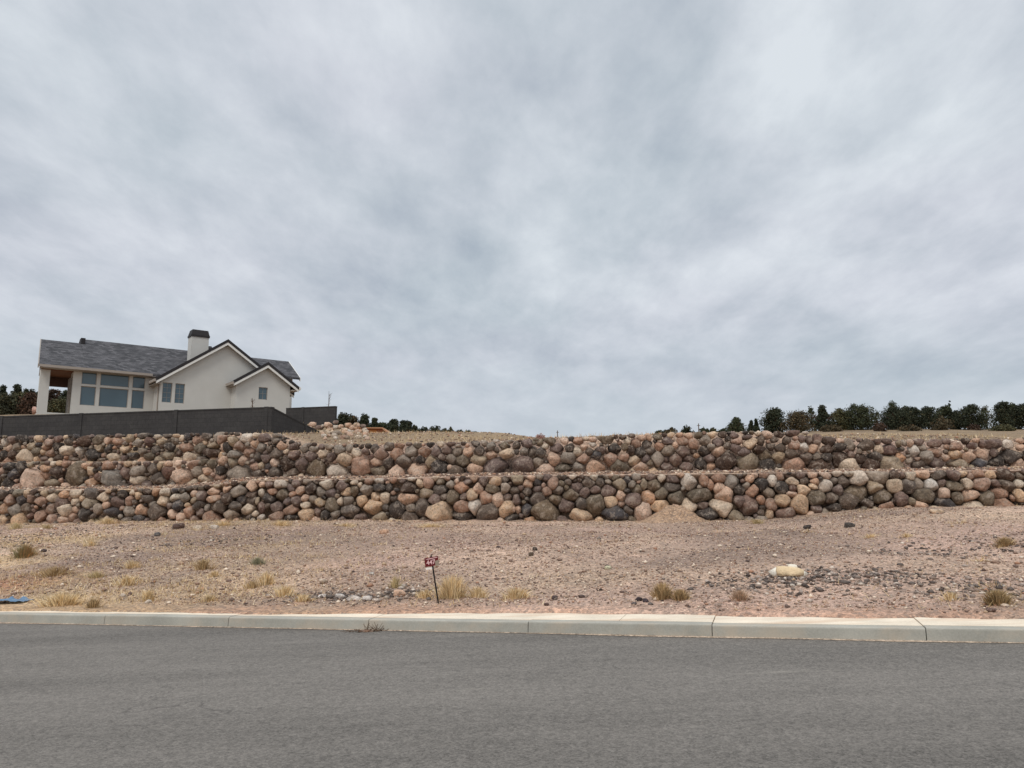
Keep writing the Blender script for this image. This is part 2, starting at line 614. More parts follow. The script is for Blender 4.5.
BASE = [(-300, 527), (0, 525), (136, 522), (256, 521.5), (392, 521), (640, 522), (768, 520.5), (808, 516), (848, 511), (904, 508.5), (1024, 507), (1300, 505)]
LEDGE = [(-300, 493), (0, 489.5), (128, 488.5), (168, 488), (208, 484.5), (241, 480.5), (261, 479.5), (300, 479), (384, 478), (450, 476), (520, 475), (648, 473.5), (768, 472), (900, 471), (1024, 469), (1300, 466)]
MIDL = [(-300, 465), (0, 462), (40, 461), (200, 460.5), (225, 458), (300, 455)]
CREST = [(-300, 438), (0, 435.5), (136, 434), (250, 432), (272, 434), (286, 438), (300, 443), (340, 444), (400, 442.5), (520, 439), (545, 437.5), (600, 435.5), (648, 433.5), (720, 431.5), (768, 430.5), (800, 432), (822, 436.5), (870, 439), (960, 439), (1024, 438.5), (1300, 438)]
C_LOW, C_UP, C_TOP = 22.10, 23.35, 24.15
zb = line_z(BASE, WY0, WY1)
zl = line_z([(a, b) for a, b in LEDGE], C_LOW, WY1)
zu = line_z([(a, b - 2.0) for a, b in LEDGE], C_UP - 0.1, WY1)
zm = line_z(MIDL, C_UP, WY1)
zk = line_z(CREST, C_UP, WY1)
zk_top = line_z(CREST, C_TOP, WY1)
XM0 = hit(205, 460, C_UP, WY1)[0]
XM1 = hit(232, 460, C_UP, WY1)[0]


def left_w(x):                      # 1 where the upper wall is stepped in two, 0 elsewhere
    return np.clip((XM1 - x) / (XM1 - XM0), 0, 1)


def wall_line(x, c):
    return c + WY1 * xc(x)


YK = [30, 35, 42, 50, 65, 80, 100]
FAR = {   # z of the land at those distances, by column of the view
    -400: [3.75, 3.9, 6.2, 6.4, 7.5, 10.6, 12.4],
    270: [3.75, 3.9, 6.2, 6.4, 7.2, 10.2, 12.0],
    298: [4.2, 4.4, 5.2, 6.3, 7.0, 8.6, 10.4],
    335: [4.25, 4.55, 5.05, 6.2, 6.7, 7.2, 8.6],
    370: [4.2, 4.55, 5.15, 5.8, 6.4, 7.0, 8.4],
    430: [4.2, 4.6, 5.15, 5.75, 6.6, 7.6, 9.6],
    505: [4.1, 4.5, 5.0, 5.6, 6.6, 7.6, 9.5],
    545: [3.9, 4.2, 4.6, 5.2, 6.2, 7.3, 9.2],
    700: [3.9, 4.2, 4.7, 5.3, 6.4, 7.7, 9.6],
    800: [3.9, 4.3, 4.9, 5.6, 6.9, 8.3, 10.3],
    860: [4.0, 4.4, 4.98, 5.65, 7.0, 8.4, 10.5],
    1500: [4.05, 4.45, 5.05, 5.75, 7.1, 8.6, 10.75]}
FK = sorted(FAR)


def far_z(x, i):
    px = 512 + 767 * x / YK[i]
    return np.interp(px, FK, [FAR[k][i] for k in FK])


def feature_rows(x):
    """list of (Y, z) arrays, kerb to horizon, for the columns x"""
    R = []
    lw = left_w(x)
    kb = kerb_y(x) + 0.68
    ztop = road_z(x, kb) + 0.128
    px = 512 + 767 * x / np.maximum(kb, 1)
    enc = 0.36 * np.clip((480 - px) / 200, 0, 1) + 0.09 * (vnoise(x * 3.1, x * 0) + 0.3) + 0.05 * vnoise(x * 9.0, x * 0 + 4)
    R.append((kb - enc - 0.05, ztop - 0.035))
    R.append((kb - enc + 0.04, ztop + 0.010))
    R.append((kb + 0.12, ztop + 0.03))
    R.append((kb + 0.9, ztop + 0.08))
    yb = wall_line(x, WY0) - 0.18
    zz_ = zb(x)
    z1 = ztop + 0.08
    for t, q in ((0.3, 0.36), (0.6, 0.66), (0.85, 0.92)):
        R.append((kb + 0.9 + (yb - kb - 0.9) * t, z1 + (zz_ - z1) * q))
    R.append((yb, zz_ + 0.0))
    R.append((wall_line(x, C_LOW) + 0.34, zz_ + 0.08))
    R.append((wall_line(x, C_LOW) + 0.36, zl(x) - 0.22))
    R.append((wall_line(x, C_LOW) + 0.08, zl(x) - 0.04))
    R.append((wall_line(x, C_LOW) + 0.40, zl(x) - 0.0))
    R.append((wall_line(x, C_UP) - 0.12, zu(x)))
    R.append((wall_line(x, C_UP) + 0.34, zu(x) + 0.08))
    midz = zm(x) * lw + (0.5 * (zu(x) + zk(x))) * (1 - lw)
    R.append((wall_line(x, C_UP) + 0.40, midz - 0.05))
    R.append((wall_line(x, C_UP) + 0.42 + 0.34 * lw, midz + 0.03 * lw))
    R.append((wall_line(x, C_UP) + 0.46 + 0.76 * lw, midz + 0.06))
    kz = zk_top(x) * lw + zk(x) * (1 - lw)
    R.append((wall_line(x, C_UP) + 0.54 + 0.82 * lw, kz - 0.06))
    R.append((wall_line(x, C_UP) + 1.9 + 0.6 * lw, kz + 0.12 * (1 - lw) - 0.05 * lw))
    # little bank that rises above the wall where no fence stands behind it
    for i, Y in enumerate(YK):
        R.append((np.full_like(x, float(Y)) - (0.10 * xc(x) if i == 0 else 0), far_z(x, i)))
    z100 = R[-1][1]
    R.append((np.full_like(x, 160.0), z100 - 0.5))
    R.append((np.full_like(x, 400.0), z100 - 6))
    R.append((np.full_like(x, 1500.0), z100 * 0 - 2))
    return R


def terrain_z(x, y):
    x = np.atleast_1d(np.asarray(x, float))
    y = np.atleast_1d(np.asarray(y, float))
    R = feature_rows(x)
    z = np.array(R[0][1], float)
    for (ya, za), (yb_, zb_) in zip(R[:-1], R[1:]):
        m = (y >= ya)
        t = np.clip((y - ya) / np.maximum(yb_ - ya, 1e-4), 0, 1)
        z = np.where(m, za + (zb_ - za) * t, z)
    return z + relief(x, y)


def relief(x, y):
    kb = kerb_y(x) + 0.68
    e = np.clip((y - kb - 0.05) / 1.2, 0, 1)
    e0 = np.clip((y - kb + 0.5) / 0.1, 0, 1) * np.clip((kb + 1.0 - y) / .3, 0, 1)
    yb = wall_line(x, WY0)
    near = np.clip((yb - 0.1 - y) / 0.5, 0, 1)
    up = np.clip((y - (wall_line(x, C_UP) + 2.2)) / 2.0, 0, 1)
    r = (0.14 * fbm(x * 0.55, y * 0.55, 3) + 0.035 * fbm(x * 3.5, y * 3.5, 3)) * e * near
    r = r + (0.16 * fbm(x * 0.25, y * 0.25, 4)) * up
    ledge = np.clip(1 - np.abs(y - (wall_line(x, C_UP) - 0.45)) / 0.4, 0, 1)
    r = r + e0 * 0.02 * fbm(x * 3, y * 5, 3)
    crest = np.clip(1 - np.abs(y - (wall_line(x, C_UP) + 3.2)) / 2.4, 0, 1)
    r = r + crest * 0.10 * fbm(x * 1.1, y * .8, 4)
    return r + 0.05 * fbm(x * 2.2, y * 2.2, 3) * ledge


def soil_colour(x, y):
    """the ground's own colours: red dust by the kerb, pinkish stony fill, straw field above"""
    kb = kerb_y(x) + 0.68
    d = y - kb
    pink = np.array(lin((178, 148, 131))[:3])
    tan = np.array(lin((192, 164, 139))[:3])
    red = np.array(lin((184, 142, 116))[:3])
    field = np.array(lin((156, 132, 101))[:3])
    grey = np.array(lin((154, 130, 114))[:3])
    n = np.clip(fbm(x * 0.35 + 5, y * 0.5, 4) + 0.45, 0, 1)[:, None]
    c = pink * (1 - n) + tan * n
    g = np.clip(fbm(x * 0.22 + 31, y * 0.3 + 9, 4) * 2.2, 0, 1)[:, None]
    c = c * (1 - g) + grey * g
    rr = np.clip(0.75 - d / 0.7 + 1.3 * fbm(x * 1.1, y * 2.4, 4), 0, 1)[:, None] * 0.7
    c = c * (1 - rr) + red * rr
    pxl = 512 + 767 * x / np.maximum(y, 1)
    litter = (np.clip((400 - pxl) / 300, 0, 1) * np.clip(fbm(x * .45 + 3, y * .7, 4) * 2.2 + .35, 0, 1) * .6)[:, None]
    c = c * (1 - litter) + np.array(lin((196, 166, 124))[:3]) * litter
    broad = np.clip(1 + .38 * fbm(x * .16 + 77, y * .35 + 5, 4), .75, 1.25)[:, None]
    c = c * broad
    # a red patch of dug earth at the left
    px_ = np.exp(-(((x + 10.0) / 1.6) ** 2 + ((y - 14.2) / 1.0) ** 2))[:, None]
    c = c * (1 - 0.8 * px_) + np.array(lin((160, 100, 74))[:3]) * 0.8 * px_
    nb = np.clip(1 - np.abs(wall_line(x, WY0) - 0.5 - y) / 0.6, 0, 1)[:, None] * 0.6
    c = c * (1 - nb) + tan * nb
    up = np.clip((y - (wall_line(x, C_UP) + 0.6)) / 1.5, 0, 1)[:, None]
    fn = np.clip(fbm(x * 0.3 + 50, y * 0.12, 4) + 0.5, 0, 1)[:, None]
    fc = field * (1 - fn) + np.array(lin((124, 104, 82))[:3]) * fn
    return c * (1 - up) + fc * up


def build_terrain():
    xs = np.concatenate([[-1200, -500, -200, -100, -70], np.arange(-55, -28, 0.6), np.arange(-28, 26, 0.16), np.arange(26, 55, 0.6), [70, 100, 200, 500, 1200]])
    R = feature_rows(xs)
    sub = [3, 3, 4, 26, 26, 22, 12] + [1, 1, 2, 2, 8, 1, 1, 1, 2, 1, 6, 8, 6, 6, 6, 8, 6, 8, 6, 4, 2]
    rows_y, rows_z = [], []
    for i in range(len(R) - 1):
        k = sub[i] if i < len(sub) else 1
        for j in range(k):
            t = j / k
            rows_y.append(R[i][0] * (1 - t) + R[i + 1][0] * t)
            rows_z.append(R[i][1] * (1 - t) + R[i + 1][1] * t)
    rows_y.append(R[-1][0]); rows_z.append(R[-1][1])
    Yg = np.array(rows_y); Zg = np.array(rows_z)
    Xg = np.tile(xs, (len(Yg), 1))
    Zg = Zg + relief(Xg.ravel(), Yg.ravel()).reshape(Zg.shape)
    V = np.stack([Xg, Yg, Zg], -1).reshape(-1, 3)
    nr, nc = Xg.shape
    i = np.arange(nr - 1)[:, None] * nc + np.arange(nc - 1)[None, :]
    Fq = np.stack([i, i + 1, i + nc + 1, i + nc], -1).reshape(-1, 4)
    o = link_mesh('ground', V, Fq, M_SOIL, smooth=True, col=soil_colour(V[:, 0], V[:, 1]))
    tag(o, kind='structure')


build_terrain()


def build_road():
    xs = np.concatenate([[-1200, -400, -120, -70], np.arange(-45, 45.1, 1.5), [70, 120, 400, 1200]])
    off = np.array([0.02, -1, -2, -4, -6, -8, -10, -12, -14.0])
    Y = kerb_y(xs)[None, :] + off[:, None] * KLEN
    X = np.tile(xs, (len(off), 1))
    Z = road_z(X, Y)
    V = np.stack([X, Y, Z], -1).reshape(-1, 3)
    nr, nc = X.shape
    i = np.arange(nr - 1)[:, None] * nc + np.arange(nc - 1)[None, :]
    Fq = np.stack([i, i + nc, i + nc + 1, i + 1], -1).reshape(-1, 4)
    tag(link_mesh('road', V, Fq, M_ASPH), kind='structure')
    # bare dirt on the far side, behind the viewer
    Y2 = np.stack([kerb_y(xs) - 14.0 * KLEN, kerb_y(xs) - 60, np.full_like(xs, -1500.0)])
    X2 = np.tile(xs, (3, 1))
    Z2 = road_z(X2, Y2) - 0.02
    V2 = np.stack([X2, Y2, Z2], -1).reshape(-1, 3)
    i = np.arange(2)[:, None] * nc + np.arange(nc - 1)[None, :]
    F2 = np.stack([i, i + nc, i + nc + 1, i + 1], -1).reshape(-1, 4)
    tag(link_mesh('dirt_verge', V2, F2, M_SOIL, col=soil_colour(V2[:, 0], V2[:, 1])), kind='structure')


build_road()

JX = [hit(528, 632, KY0, KY1)[0]]
STEP = (hit(935, 641.8, KY0, KY1)[0] - hit(108, 625.2, KY0, KY1)[0]) / 5


def build_kerb():
    k, w = MB(), MB()
    # section: distance back from the kerb foot, height above the road
    prof = [(0.0, -0.1), (0.0, 0.012), (0.010, 0.108), (0.014, 0.119), (0.024, 0.125), (0.038, 0.127), (0.16, 0.127), (0.16, -0.1)]
    nrm = Vector((-KY1, 1, 0)).normalized()
    for n in range(-20, 21):
        xa = JX[0] + n * STEP + 0.004
        xb = JX[0] + (n + 1) * STEP - 0.004
        dz = random.uniform(-0.004, 0.004)
        pts = []
        for x in (xa, xb):
            y = KY0 + KY1 * x
            z = float(road_z(x, y))
            for d, h in prof:
                pts.append((x + nrm.x * d, y + nrm.y * d, z + h + dz))
        m = len(prof)
        fs = [tuple(range(m)), tuple(range(2 * m - 1, m - 1, -1))] + [(i, i + m, (i + 1) % m + m, (i + 1) % m) for i in range(m)]
        k.poly(pts, fs)
        cut = [xa, xb] if n % 2 else [xa, (xa + xb) / 2 - 0.003, (xa + xb) / 2 + 0.003, xb]
        for a, b in zip(cut[::2], cut[1::2]):
            pts = []
            for x in (a, b):
                y = KY0 + KY1 * x
                z = float(road_z(x, y))
                for d, h in ((0.162, -0.1), (0.162, 0.129), (0.70, 0.133), (0.70, -0.1)):
                    pts.append((x + nrm.x * d, y + nrm.y * d, z + h + dz))
            w.poly(pts, [(0, 1, 2, 3), (7, 6, 5, 4), (0, 4, 5, 1), (1, 5, 6, 2), (2, 6, 7, 3), (3, 7, 4, 0)])
    tag(k.build('kerb', M_KERB), kind='structure')
    tag(w.build('pavement', M_WALK), kind='structure')
    # thin line of pale dust washed against the kerb foot
    xs = np.arange(-30, 30, 0.12)
    wdt = 0.01 + 0.07 * np.clip(fbm(xs * 0.8, xs * 0 + 3, 4) + 0.25, 0, 1)
    yk = KY0 + KY1 * xs
    V = np.concatenate([np.stack([xs, yk, road_z(xs, yk) + 0.010], 1), np.stack([xs, yk - wdt, road_z(xs, yk - wdt) + 0.004], 1)])
    n = len(xs)
    i = np.arange(n - 1)
    Fq = np.stack([i, i + n, i + n + 1, i + 1], -1)
    o = link_mesh('gutter_dust', V, Fq, M_SOIL, col=np.tile(lin((178, 158, 138))[:3], (len(V), 1)))
    tag(o, kind='structure')


build_kerb()

# ------------------------------------------------------------------ boulders
PAL = {'k': (76, 68, 63), 'g': (106, 93, 82), 'G': (140, 128, 114), 'o': (116, 102, 82), 'O': (156, 139, 114),
       'p': (160, 126, 104), 'P': (196, 163, 137), 't': (188, 159, 126), 'T': (204, 184, 158), 'r': (118, 88, 76),
       'b': (90, 70, 58), 'B': (82, 78, 80), 'm': (122, 101, 92), 's': (178, 138, 104), 'w': (214, 202, 186)}
S1 = """185,232,135,110,T 510,187,155,75,T 600,193,50,65,w 700,217,155,95,k 640,120,135,85,b 518,122,85,60,g 372,122,95,50,p 440,100,70,40,r 885,120,100,60,p 985,112,85,65,G 945,178,120,50,t 855,238,130,70,T 985,228,125,50,g 815,175,75,65,k 745,165,85,45,O 345,165,105,35,p 430,155,80,55,k 380,210,80,50,p 440,245,100,45,g 270,200,85,65,o 235,155,75,60,O 125,155,80,60,G 65,167,55,50,P 30,122,60,60,w 30,215,70,55,k 60,265,115,45,p 335,247,80,40,m 560,250,150,30,g 810,105,60,55,P 740,105,80,65,o
245,395,210,165,P 565,370,180,185,o 845,395,175,135,G 695,430,105,75,s 355,320,90,50,s 345,365,80,50,p 435,350,95,105,b 395,435,150,75,O 155,315,115,70,k 105,365,100,70,B 60,435,125,85,k 20,340,50,60,p 685,335,60,65,T 638,300,45,50,P 815,300,100,55,p 950,350,90,85,m 1000,425,100,80,G 715,335,40,40,k 900,310,50,45,m
135,715,140,95,t 20,705,70,80,t 20,625,85,75,s 100,635,90,85,G 195,625,105,90,g 150,558,80,65,B 70,560,75,70,p 300,568,110,70,p 225,548,65,70,p 380,625,75,70,p 465,580,100,85,m 490,640,115,85,T 570,632,60,50,P 560,510,85,60,T 560,572,75,65,T 660,585,120,75,O 645,665,115,90,k 740,625,70,65,G 840,648,150,70,B 770,535,90,75,T 885,572,105,80,m 970,565,60,70,p 910,510,100,50,k 990,505,55,50,t 965,645,80,80,G 310,682,75,70,p 390,697,95,75,p 485,705,80,50,P 550,687,65,60,p 800,705,240,45,t 320,750,180,50,P 800,590,60,45,P"""
S2 = """165,118,80,75,r 75,130,80,60,G 110,188,85,60,G 210,175,85,55,g 215,75,60,40,T 110,75,90,45,g 18,90,60,80,O 18,172,45,45,t 40,225,85,55,k 168,232,135,50,o 305,220,135,70,O 468,230,160,70,T 632,205,165,70,b 440,163,160,75,p 250,122,80,50,O 315,160,85,60,k 355,110,65,50,G 450,85,55,50,B 527,105,90,60,p 300,72,90,35,g 640,145,130,45,O 690,85,105,75,G 745,165,70,70,k 790,110,85,65,O 885,95,90,70,w 835,155,125,55,p 955,135,70,55,P 965,70,60,45,T 800,212,125,65,G 910,195,75,55,p 945,230,120,80,o 1000,165,60,60,G
85,335,110,85,G 190,330,100,80,g 295,345,100,75,r 300,285,60,50,P 380,290,70,70,P 240,300,45,40,O 145,280,70,40,m 490,285,105,65,p 570,270,60,55,o 630,280,75,65,o 712,265,65,80,P 790,270,80,70,O 858,263,60,60,P 405,385,175,120,P 530,340,120,85,G 600,340,90,50,P 695,335,100,60,k 575,405,135,65,T 685,395,90,55,p 825,355,170,120,G 70,410,150,70,T 230,405,165,75,g 950,310,80,60,p 980,365,120,60,g 10,360,45,50,P 1005,300,45,50,O
25,505,55,40,T 70,530,50,60,t 140,500,85,40,b 270,502,75,50,T 150,555,90,60,g 180,590,75,45,G 260,565,85,65,T 350,537,90,65,T 428,535,60,80,G 490,505,60,50,P 545,525,75,75,m 640,495,115,50,P 732,480,75,50,P 830,487,120,80,G 930,460,95,60,P 1005,440,50,50,P 750,545,115,80,b 635,550,125,55,P 850,550,65,60,B 465,570,75,70,G 530,600,90,70,k 380,600,85,75,B 315,603,50,50,m 215,650,180,95,g 95,635,95,70,P 15,645,60,75,G 80,700,95,55,B 335,665,70,65,P 460,650,80,80,p 545,655,85,65,m 400,690,100,70,P 600,612,40,50,G 680,615,150,75,g 810,605,80,70,g 900,627,110,85,T 770,670,200,70,G 930,567,95,60,g 1005,505,50,60,T 1005,610,60,80,r 960,665,60,45,T 930,520,90,45,b 240,710,170,40,p 500,705,80,45,p 910,690,60,40,g 1000,690,60,40,w"""
S3 = """62,95,90,60,m 95,155,175,60,G 150,110,100,50,g 150,68,90,40,G 155,210,105,65,g 240,280,115,100,b 285,220,85,75,m 342,290,95,85,m 415,230,110,65,m 362,175,80,60,G 435,175,80,45,G 505,213,70,60,T 568,232,75,65,m 458,318,170,130,o 610,345,175,125,w 660,248,125,90,T 790,298,160,165,p 755,203,70,70,T 828,190,70,45,m 628,175,85,70,G 698,175,45,65,G 943,212,110,75,p 905,275,95,60,P 925,340,135,75,o 1000,280,75,90,k 898,168,75,60,g 70,305,100,65,o 140,275,65,70,P 75,245,80,60,m 15,235,60,70,g 145,350,100,80,g 275,350,170,60,g 45,365,110,60,k 280,155,80,45,m 225,195,45,40,T
65,440,85,65,P 180,440,125,70,w 300,435,75,50,m 120,495,80,55,p 45,508,65,55,T 90,550,130,60,k 205,515,100,75,o 325,488,75,55,P 410,470,85,85,b 522,440,110,65,T 648,450,95,75,m 485,503,70,65,G 565,503,75,65,m 680,503,90,60,t 370,540,60,60,P 422,550,55,60,G 485,580,80,75,O 300,570,70,80,m 235,565,75,55,m 150,610,95,75,m 55,627,95,95,m 258,635,130,85,p 372,665,135,90,t 378,600,85,50,T 572,605,105,105,o 715,637,170,85,g 880,613,155,100,t 798,555,105,65,t 690,560,80,65,G 735,480,60,80,o 735,425,60,35,T 780,445,40,45,T 825,480,100,70,G 930,468,90,60,k 925,410,75,45,w 900,532,75,55,t 970,535,75,75,T 1005,470,50,70,k 845,420,70,40,p 45,695,85,50,T 150,685,100,80,p 270,695,140,55,k 450,715,85,50,P 525,675,80,80,k 465,650,55,60,m 600,670,70,60,G 640,705,90,40,m 785,690,130,55,m 935,695,150,70,O 975,620,40,50,g 635,565,45,65,T 10,565,30,60,O"""
S4 = """100,205,120,75,p 205,195,95,80,G 310,190,95,65,p 395,188,75,75,m 475,180,70,60,m 555,193,90,65,G 635,192,75,70,P 718,187,85,65,g 812,215,90,55,P 925,210,125,70,T 805,155,75,55,G 905,152,115,50,o 1000,150,60,60,g 15,210,35,55,G 30,280,80,90,k 152,272,155,75,g 270,255,80,50,k 355,262,85,75,O 432,235,60,55,m 510,250,85,70,G 585,265,125,80,o 712,257,125,70,O 415,315,140,110,k 250,335,170,105,P 545,355,155,95,g 685,330,125,80,P 845,305,190,120,m 95,355,130,85,P 120,145,80,50,p 250,145,70,50,o 350,135,80,40,k 430,135,65,45,T 505,135,90,40,m 690,135,90,45,g 760,130,60,40,G 845,112,45,30,w 950,115,50,35,G 560,150,80,30,G 495,315,40,40,P
45,470,120,80,b 180,465,140,70,b 272,435,50,75,T 335,425,70,95,p 425,420,90,45,o 205,400,75,40,w 385,388,70,40,T 425,480,110,75,g 500,440,60,60,G 550,415,35,35,P 585,465,130,75,p 625,425,140,40,m 705,470,80,70,P 680,390,80,45,P 745,410,75,60,m 835,415,95,65,t 915,410,60,50,g 815,477,130,65,o 912,470,60,85,G 985,490,70,60,g 180,545,175,85,P 315,510,115,75,O 380,562,100,80,m 522,545,100,105,o 600,535,60,50,m 665,522,95,75,t 765,545,90,85,p 855,555,90,110,P 935,535,75,55,m 1000,555,60,75,m 15,535,60,75,G 70,545,60,55,g 100,630,135,110,k 205,625,70,60,G 290,620,100,115,g 415,655,210,155,t 590,605,115,100,p 685,600,100,100,w 600,680,195,100,k 785,655,180,155,g 925,627,130,110,t 965,695,130,60,k 20,690,90,60,O 185,690,190,70,g 1010,625,40,70,P 450,540,50,60,g 10,620,40,60,g 180,720,60,30,P"""
S5 = """80,295,170,145,m 30,150,75,80,b 110,130,85,65,m 92,192,60,60,G 155,200,60,90,g 220,200,65,65,g 35,195,35,45,g 200,272,75,65,G 318,243,95,85,P 425,245,110,85,G 250,310,160,85,t 390,320,130,70,o 500,315,75,60,G 620,300,155,95,P 540,248,110,50,p 645,220,90,55,B 740,243,105,85,p 840,232,80,60,p 925,258,110,65,T 810,305,190,80,o 970,315,130,70,P 252,155,75,40,T 342,170,95,60,m 430,165,70,60,k 500,195,90,60,T 540,158,60,45,P 580,195,65,40,g 670,175,80,50,m 775,168,110,70,k 850,165,55,50,o 895,185,65,65,b 965,200,85,70,k 1005,245,50,70,m 285,110,115,50,o 395,115,70,50,P 500,115,90,50,p 605,100,60,50,P 560,95,60,35,T 610,140,60,35,w 710,100,130,70,o 870,115,55,55,T 935,125,80,60,p 975,85,60,50,P 10,205,25,40,G 445,100,50,40,k
35,450,100,120,g 120,430,65,65,P 150,385,70,45,P 215,380,65,45,G 270,390,80,55,m 378,382,90,50,g 460,378,60,40,w 195,428,75,45,B 310,435,95,90,p 375,435,50,45,o 425,420,50,45,g 200,475,60,50,m 262,497,70,70,p 350,488,85,65,g 412,462,40,40,o 490,460,100,75,m 580,425,110,75,g 620,382,65,50,T 665,425,75,60,g 730,422,55,40,G 820,442,110,75,O 875,405,70,60,B 945,385,75,50,G 908,442,55,65,G 945,480,55,80,o 65,548,120,80,p 195,550,130,95,g 445,522,120,80,o 555,508,85,75,m 630,483,80,55,m 732,490,120,90,m 825,528,65,75,P 915,550,110,125,m 330,550,95,65,o 412,600,135,95,m 523,580,80,75,g 630,590,140,150,o 745,568,95,85,T 245,640,260,145,o 510,675,260,90,t 785,660,250,115,B 120,628,80,100,B 55,628,60,75,p 10,620,30,70,P 35,690,100,50,B 825,590,55,50,p 880,630,75,60,g 985,650,130,150,P 790,380,60,45,o"""
S6 = """55,140,80,55,g 150,152,60,75,p 215,188,90,90,G 80,190,60,55,g 60,245,70,85,g 138,250,80,110,G 200,250,40,50,m 270,250,100,80,m 325,190,110,80,m 393,228,140,100,T 208,110,95,50,m 330,115,80,65,p 405,135,90,75,p 488,108,80,70,G 268,148,45,50,P 595,120,90,65,m 530,155,75,50,G 495,190,90,75,k 590,190,85,70,P 655,265,165,140,b 820,275,180,135,O 525,245,105,60,m 465,290,90,95,k 535,305,70,75,P 200,310,160,60,m 350,305,155,65,m 40,305,110,60,P 830,132,120,70,T 725,117,90,50,p 658,147,55,60,g 780,195,100,60,m 900,178,120,60,b 915,110,60,90,g 970,68,75,55,P 950,222,90,75,o 965,290,120,85,k 985,155,70,50,g 1005,105,50,50,g 370,70,80,50,P 300,60,50,40,P 230,70,60,50,t 440,70,70,50,o 545,65,70,45,t 720,165,100,50,m 130,85,90,40,o 620,70,80,40,b 710,70,90,40,m 810,80,90,40,m 65,85,45,50,P
30,440,50,95,O 112,450,110,80,o 65,535,105,85,s 165,515,105,80,o 272,540,110,95,o 250,460,130,70,g 380,420,125,105,w 168,390,65,65,T 250,400,95,60,m 90,385,100,50,m 310,365,80,40,P 485,405,70,100,p 532,440,60,65,p 600,465,85,80,P 600,385,130,70,p 700,420,105,85,G 455,520,225,100,o 645,520,135,100,P 755,485,85,85,k 855,495,105,75,p 805,448,70,50,G 830,395,75,55,P 925,440,100,100,k 975,505,85,85,G 750,567,85,85,m 825,600,160,135,m 912,562,60,70,p 985,595,75,90,p 480,600,90,50,m 615,615,205,100,T 365,620,130,100,T 270,625,60,65,P 510,675,215,90,k 720,685,130,75,O 905,665,210,120,t 160,610,170,110,t 30,620,110,90,P 330,685,120,50,P 945,370,80,60,p 870,365,60,40,P"""
S7 = """15,65,50,50,T 90,65,90,50,b 185,50,100,60,m 55,110,80,50,g 140,108,70,55,g 205,95,50,35,p 255,95,55,65,m 312,105,60,65,m 373,112,70,85,m 465,120,110,55,b 280,50,60,30,w 545,112,60,40,P 190,150,85,60,p 268,160,80,65,w 343,172,70,65,P 95,165,80,70,g 25,165,70,50,m 190,215,120,60,g 290,232,95,70,g 370,225,65,60,G 82,230,90,75,O 15,220,45,60,o 40,295,110,90,k 205,300,200,110,p 405,300,200,90,b 445,178,110,55,b 535,160,100,60,k 450,235,80,70,k 545,240,120,85,b 620,145,90,85,G 740,152,155,70,g 835,175,75,60,T 920,180,110,90,r 610,305,175,125,T 790,300,165,95,b 935,290,185,160,O 1005,245,60,90,s 815,228,140,60,g 695,245,95,80,b 625,215,55,50,m 900,112,110,40,m 980,135,45,50,o 825,112,60,45,m
35,410,70,80,w 100,380,65,60,p 195,413,120,60,T 260,370,80,45,m 345,367,80,45,P 443,370,90,60,P 525,350,70,45,w 615,355,80,50,T 280,415,60,60,g 357,415,65,50,P 105,470,110,90,k 192,470,55,50,r 20,500,60,90,P 442,455,105,90,w 502,412,60,50,g 578,417,85,80,g 695,395,125,100,w 840,380,165,90,G 280,485,105,75,t 180,510,110,45,P 340,455,70,45,t 368,535,160,110,o 248,597,150,130,t 105,567,115,105,t 20,590,55,90,p 530,480,80,75,m 675,497,205,100,o 820,457,160,60,O 870,532,165,90,o 962,450,100,100,t 480,545,85,75,g 615,577,165,110,g 757,585,115,60,g 495,615,180,60,k 370,625,80,60,m 140,668,210,90,m 15,670,60,110,t 320,670,80,50,P 900,605,150,50,p 1000,545,90,120,m 955,370,60,70,b"""
S8 = """195,190,75,75,w 255,165,80,45,G 360,200,110,75,p 435,160,40,35,p 507,150,105,60,p 507,213,110,65,t 430,235,60,45,P 618,228,90,85,P 718,205,110,80,P 625,155,85,50,r 285,235,85,105,G 365,280,120,85,m 520,290,165,75,O 690,280,145,60,B 840,272,130,75,k 805,200,65,55,m 925,220,165,95,k 910,140,80,60,w 990,160,60,50,P 805,130,120,80,m 715,135,55,65,m 235,290,130,60,g 215,250,40,35,p 980,290,120,70,P 355,130,110,50,m 165,125,55,55,P 440,115,80,45,m 580,105,90,45,b 240,120,100,45,m 665,105,70,40,P
180,370,75,75,T 282,363,125,70,P 400,375,105,55,g 507,373,90,80,m 575,355,55,60,T 690,358,95,60,p 630,382,50,40,p 785,367,95,60,t 915,375,150,80,b 1005,375,50,50,G 165,452,105,100,g 245,432,75,75,G 332,445,95,85,w 410,433,55,50,m 515,455,130,85,o 605,430,85,65,T 712,445,130,95,p 805,430,65,55,m 905,450,110,75,g 1000,440,70,65,T 425,505,85,80,P 278,525,195,100,o 632,517,115,85,P 530,545,95,90,o 750,545,110,100,o 850,500,135,75,p 1000,525,90,90,t 435,580,150,85,B 245,600,170,50,P 645,600,235,65,T 880,590,190,80,p 950,580,110,60,g"""


def pyl(px, L):
    return np.interp(px, [a for a, b in L], [b for a, b in L])


def ico(sub):
    import bmesh
    bm = bmesh.new()
    bmesh.ops.create_icosphere(bm, subdivisions=sub, radius=1.0)
    v = np.array([tuple(x.co) for x in bm.verts])
    f = np.array([[q.index for q in x.verts] for x in bm.faces])
    bm.free()
    v /= np.linalg.norm(v, axis=1)[:, None]
    return v, f


ICO = {k: ico(k) for k in (1, 2, 3, 4)}


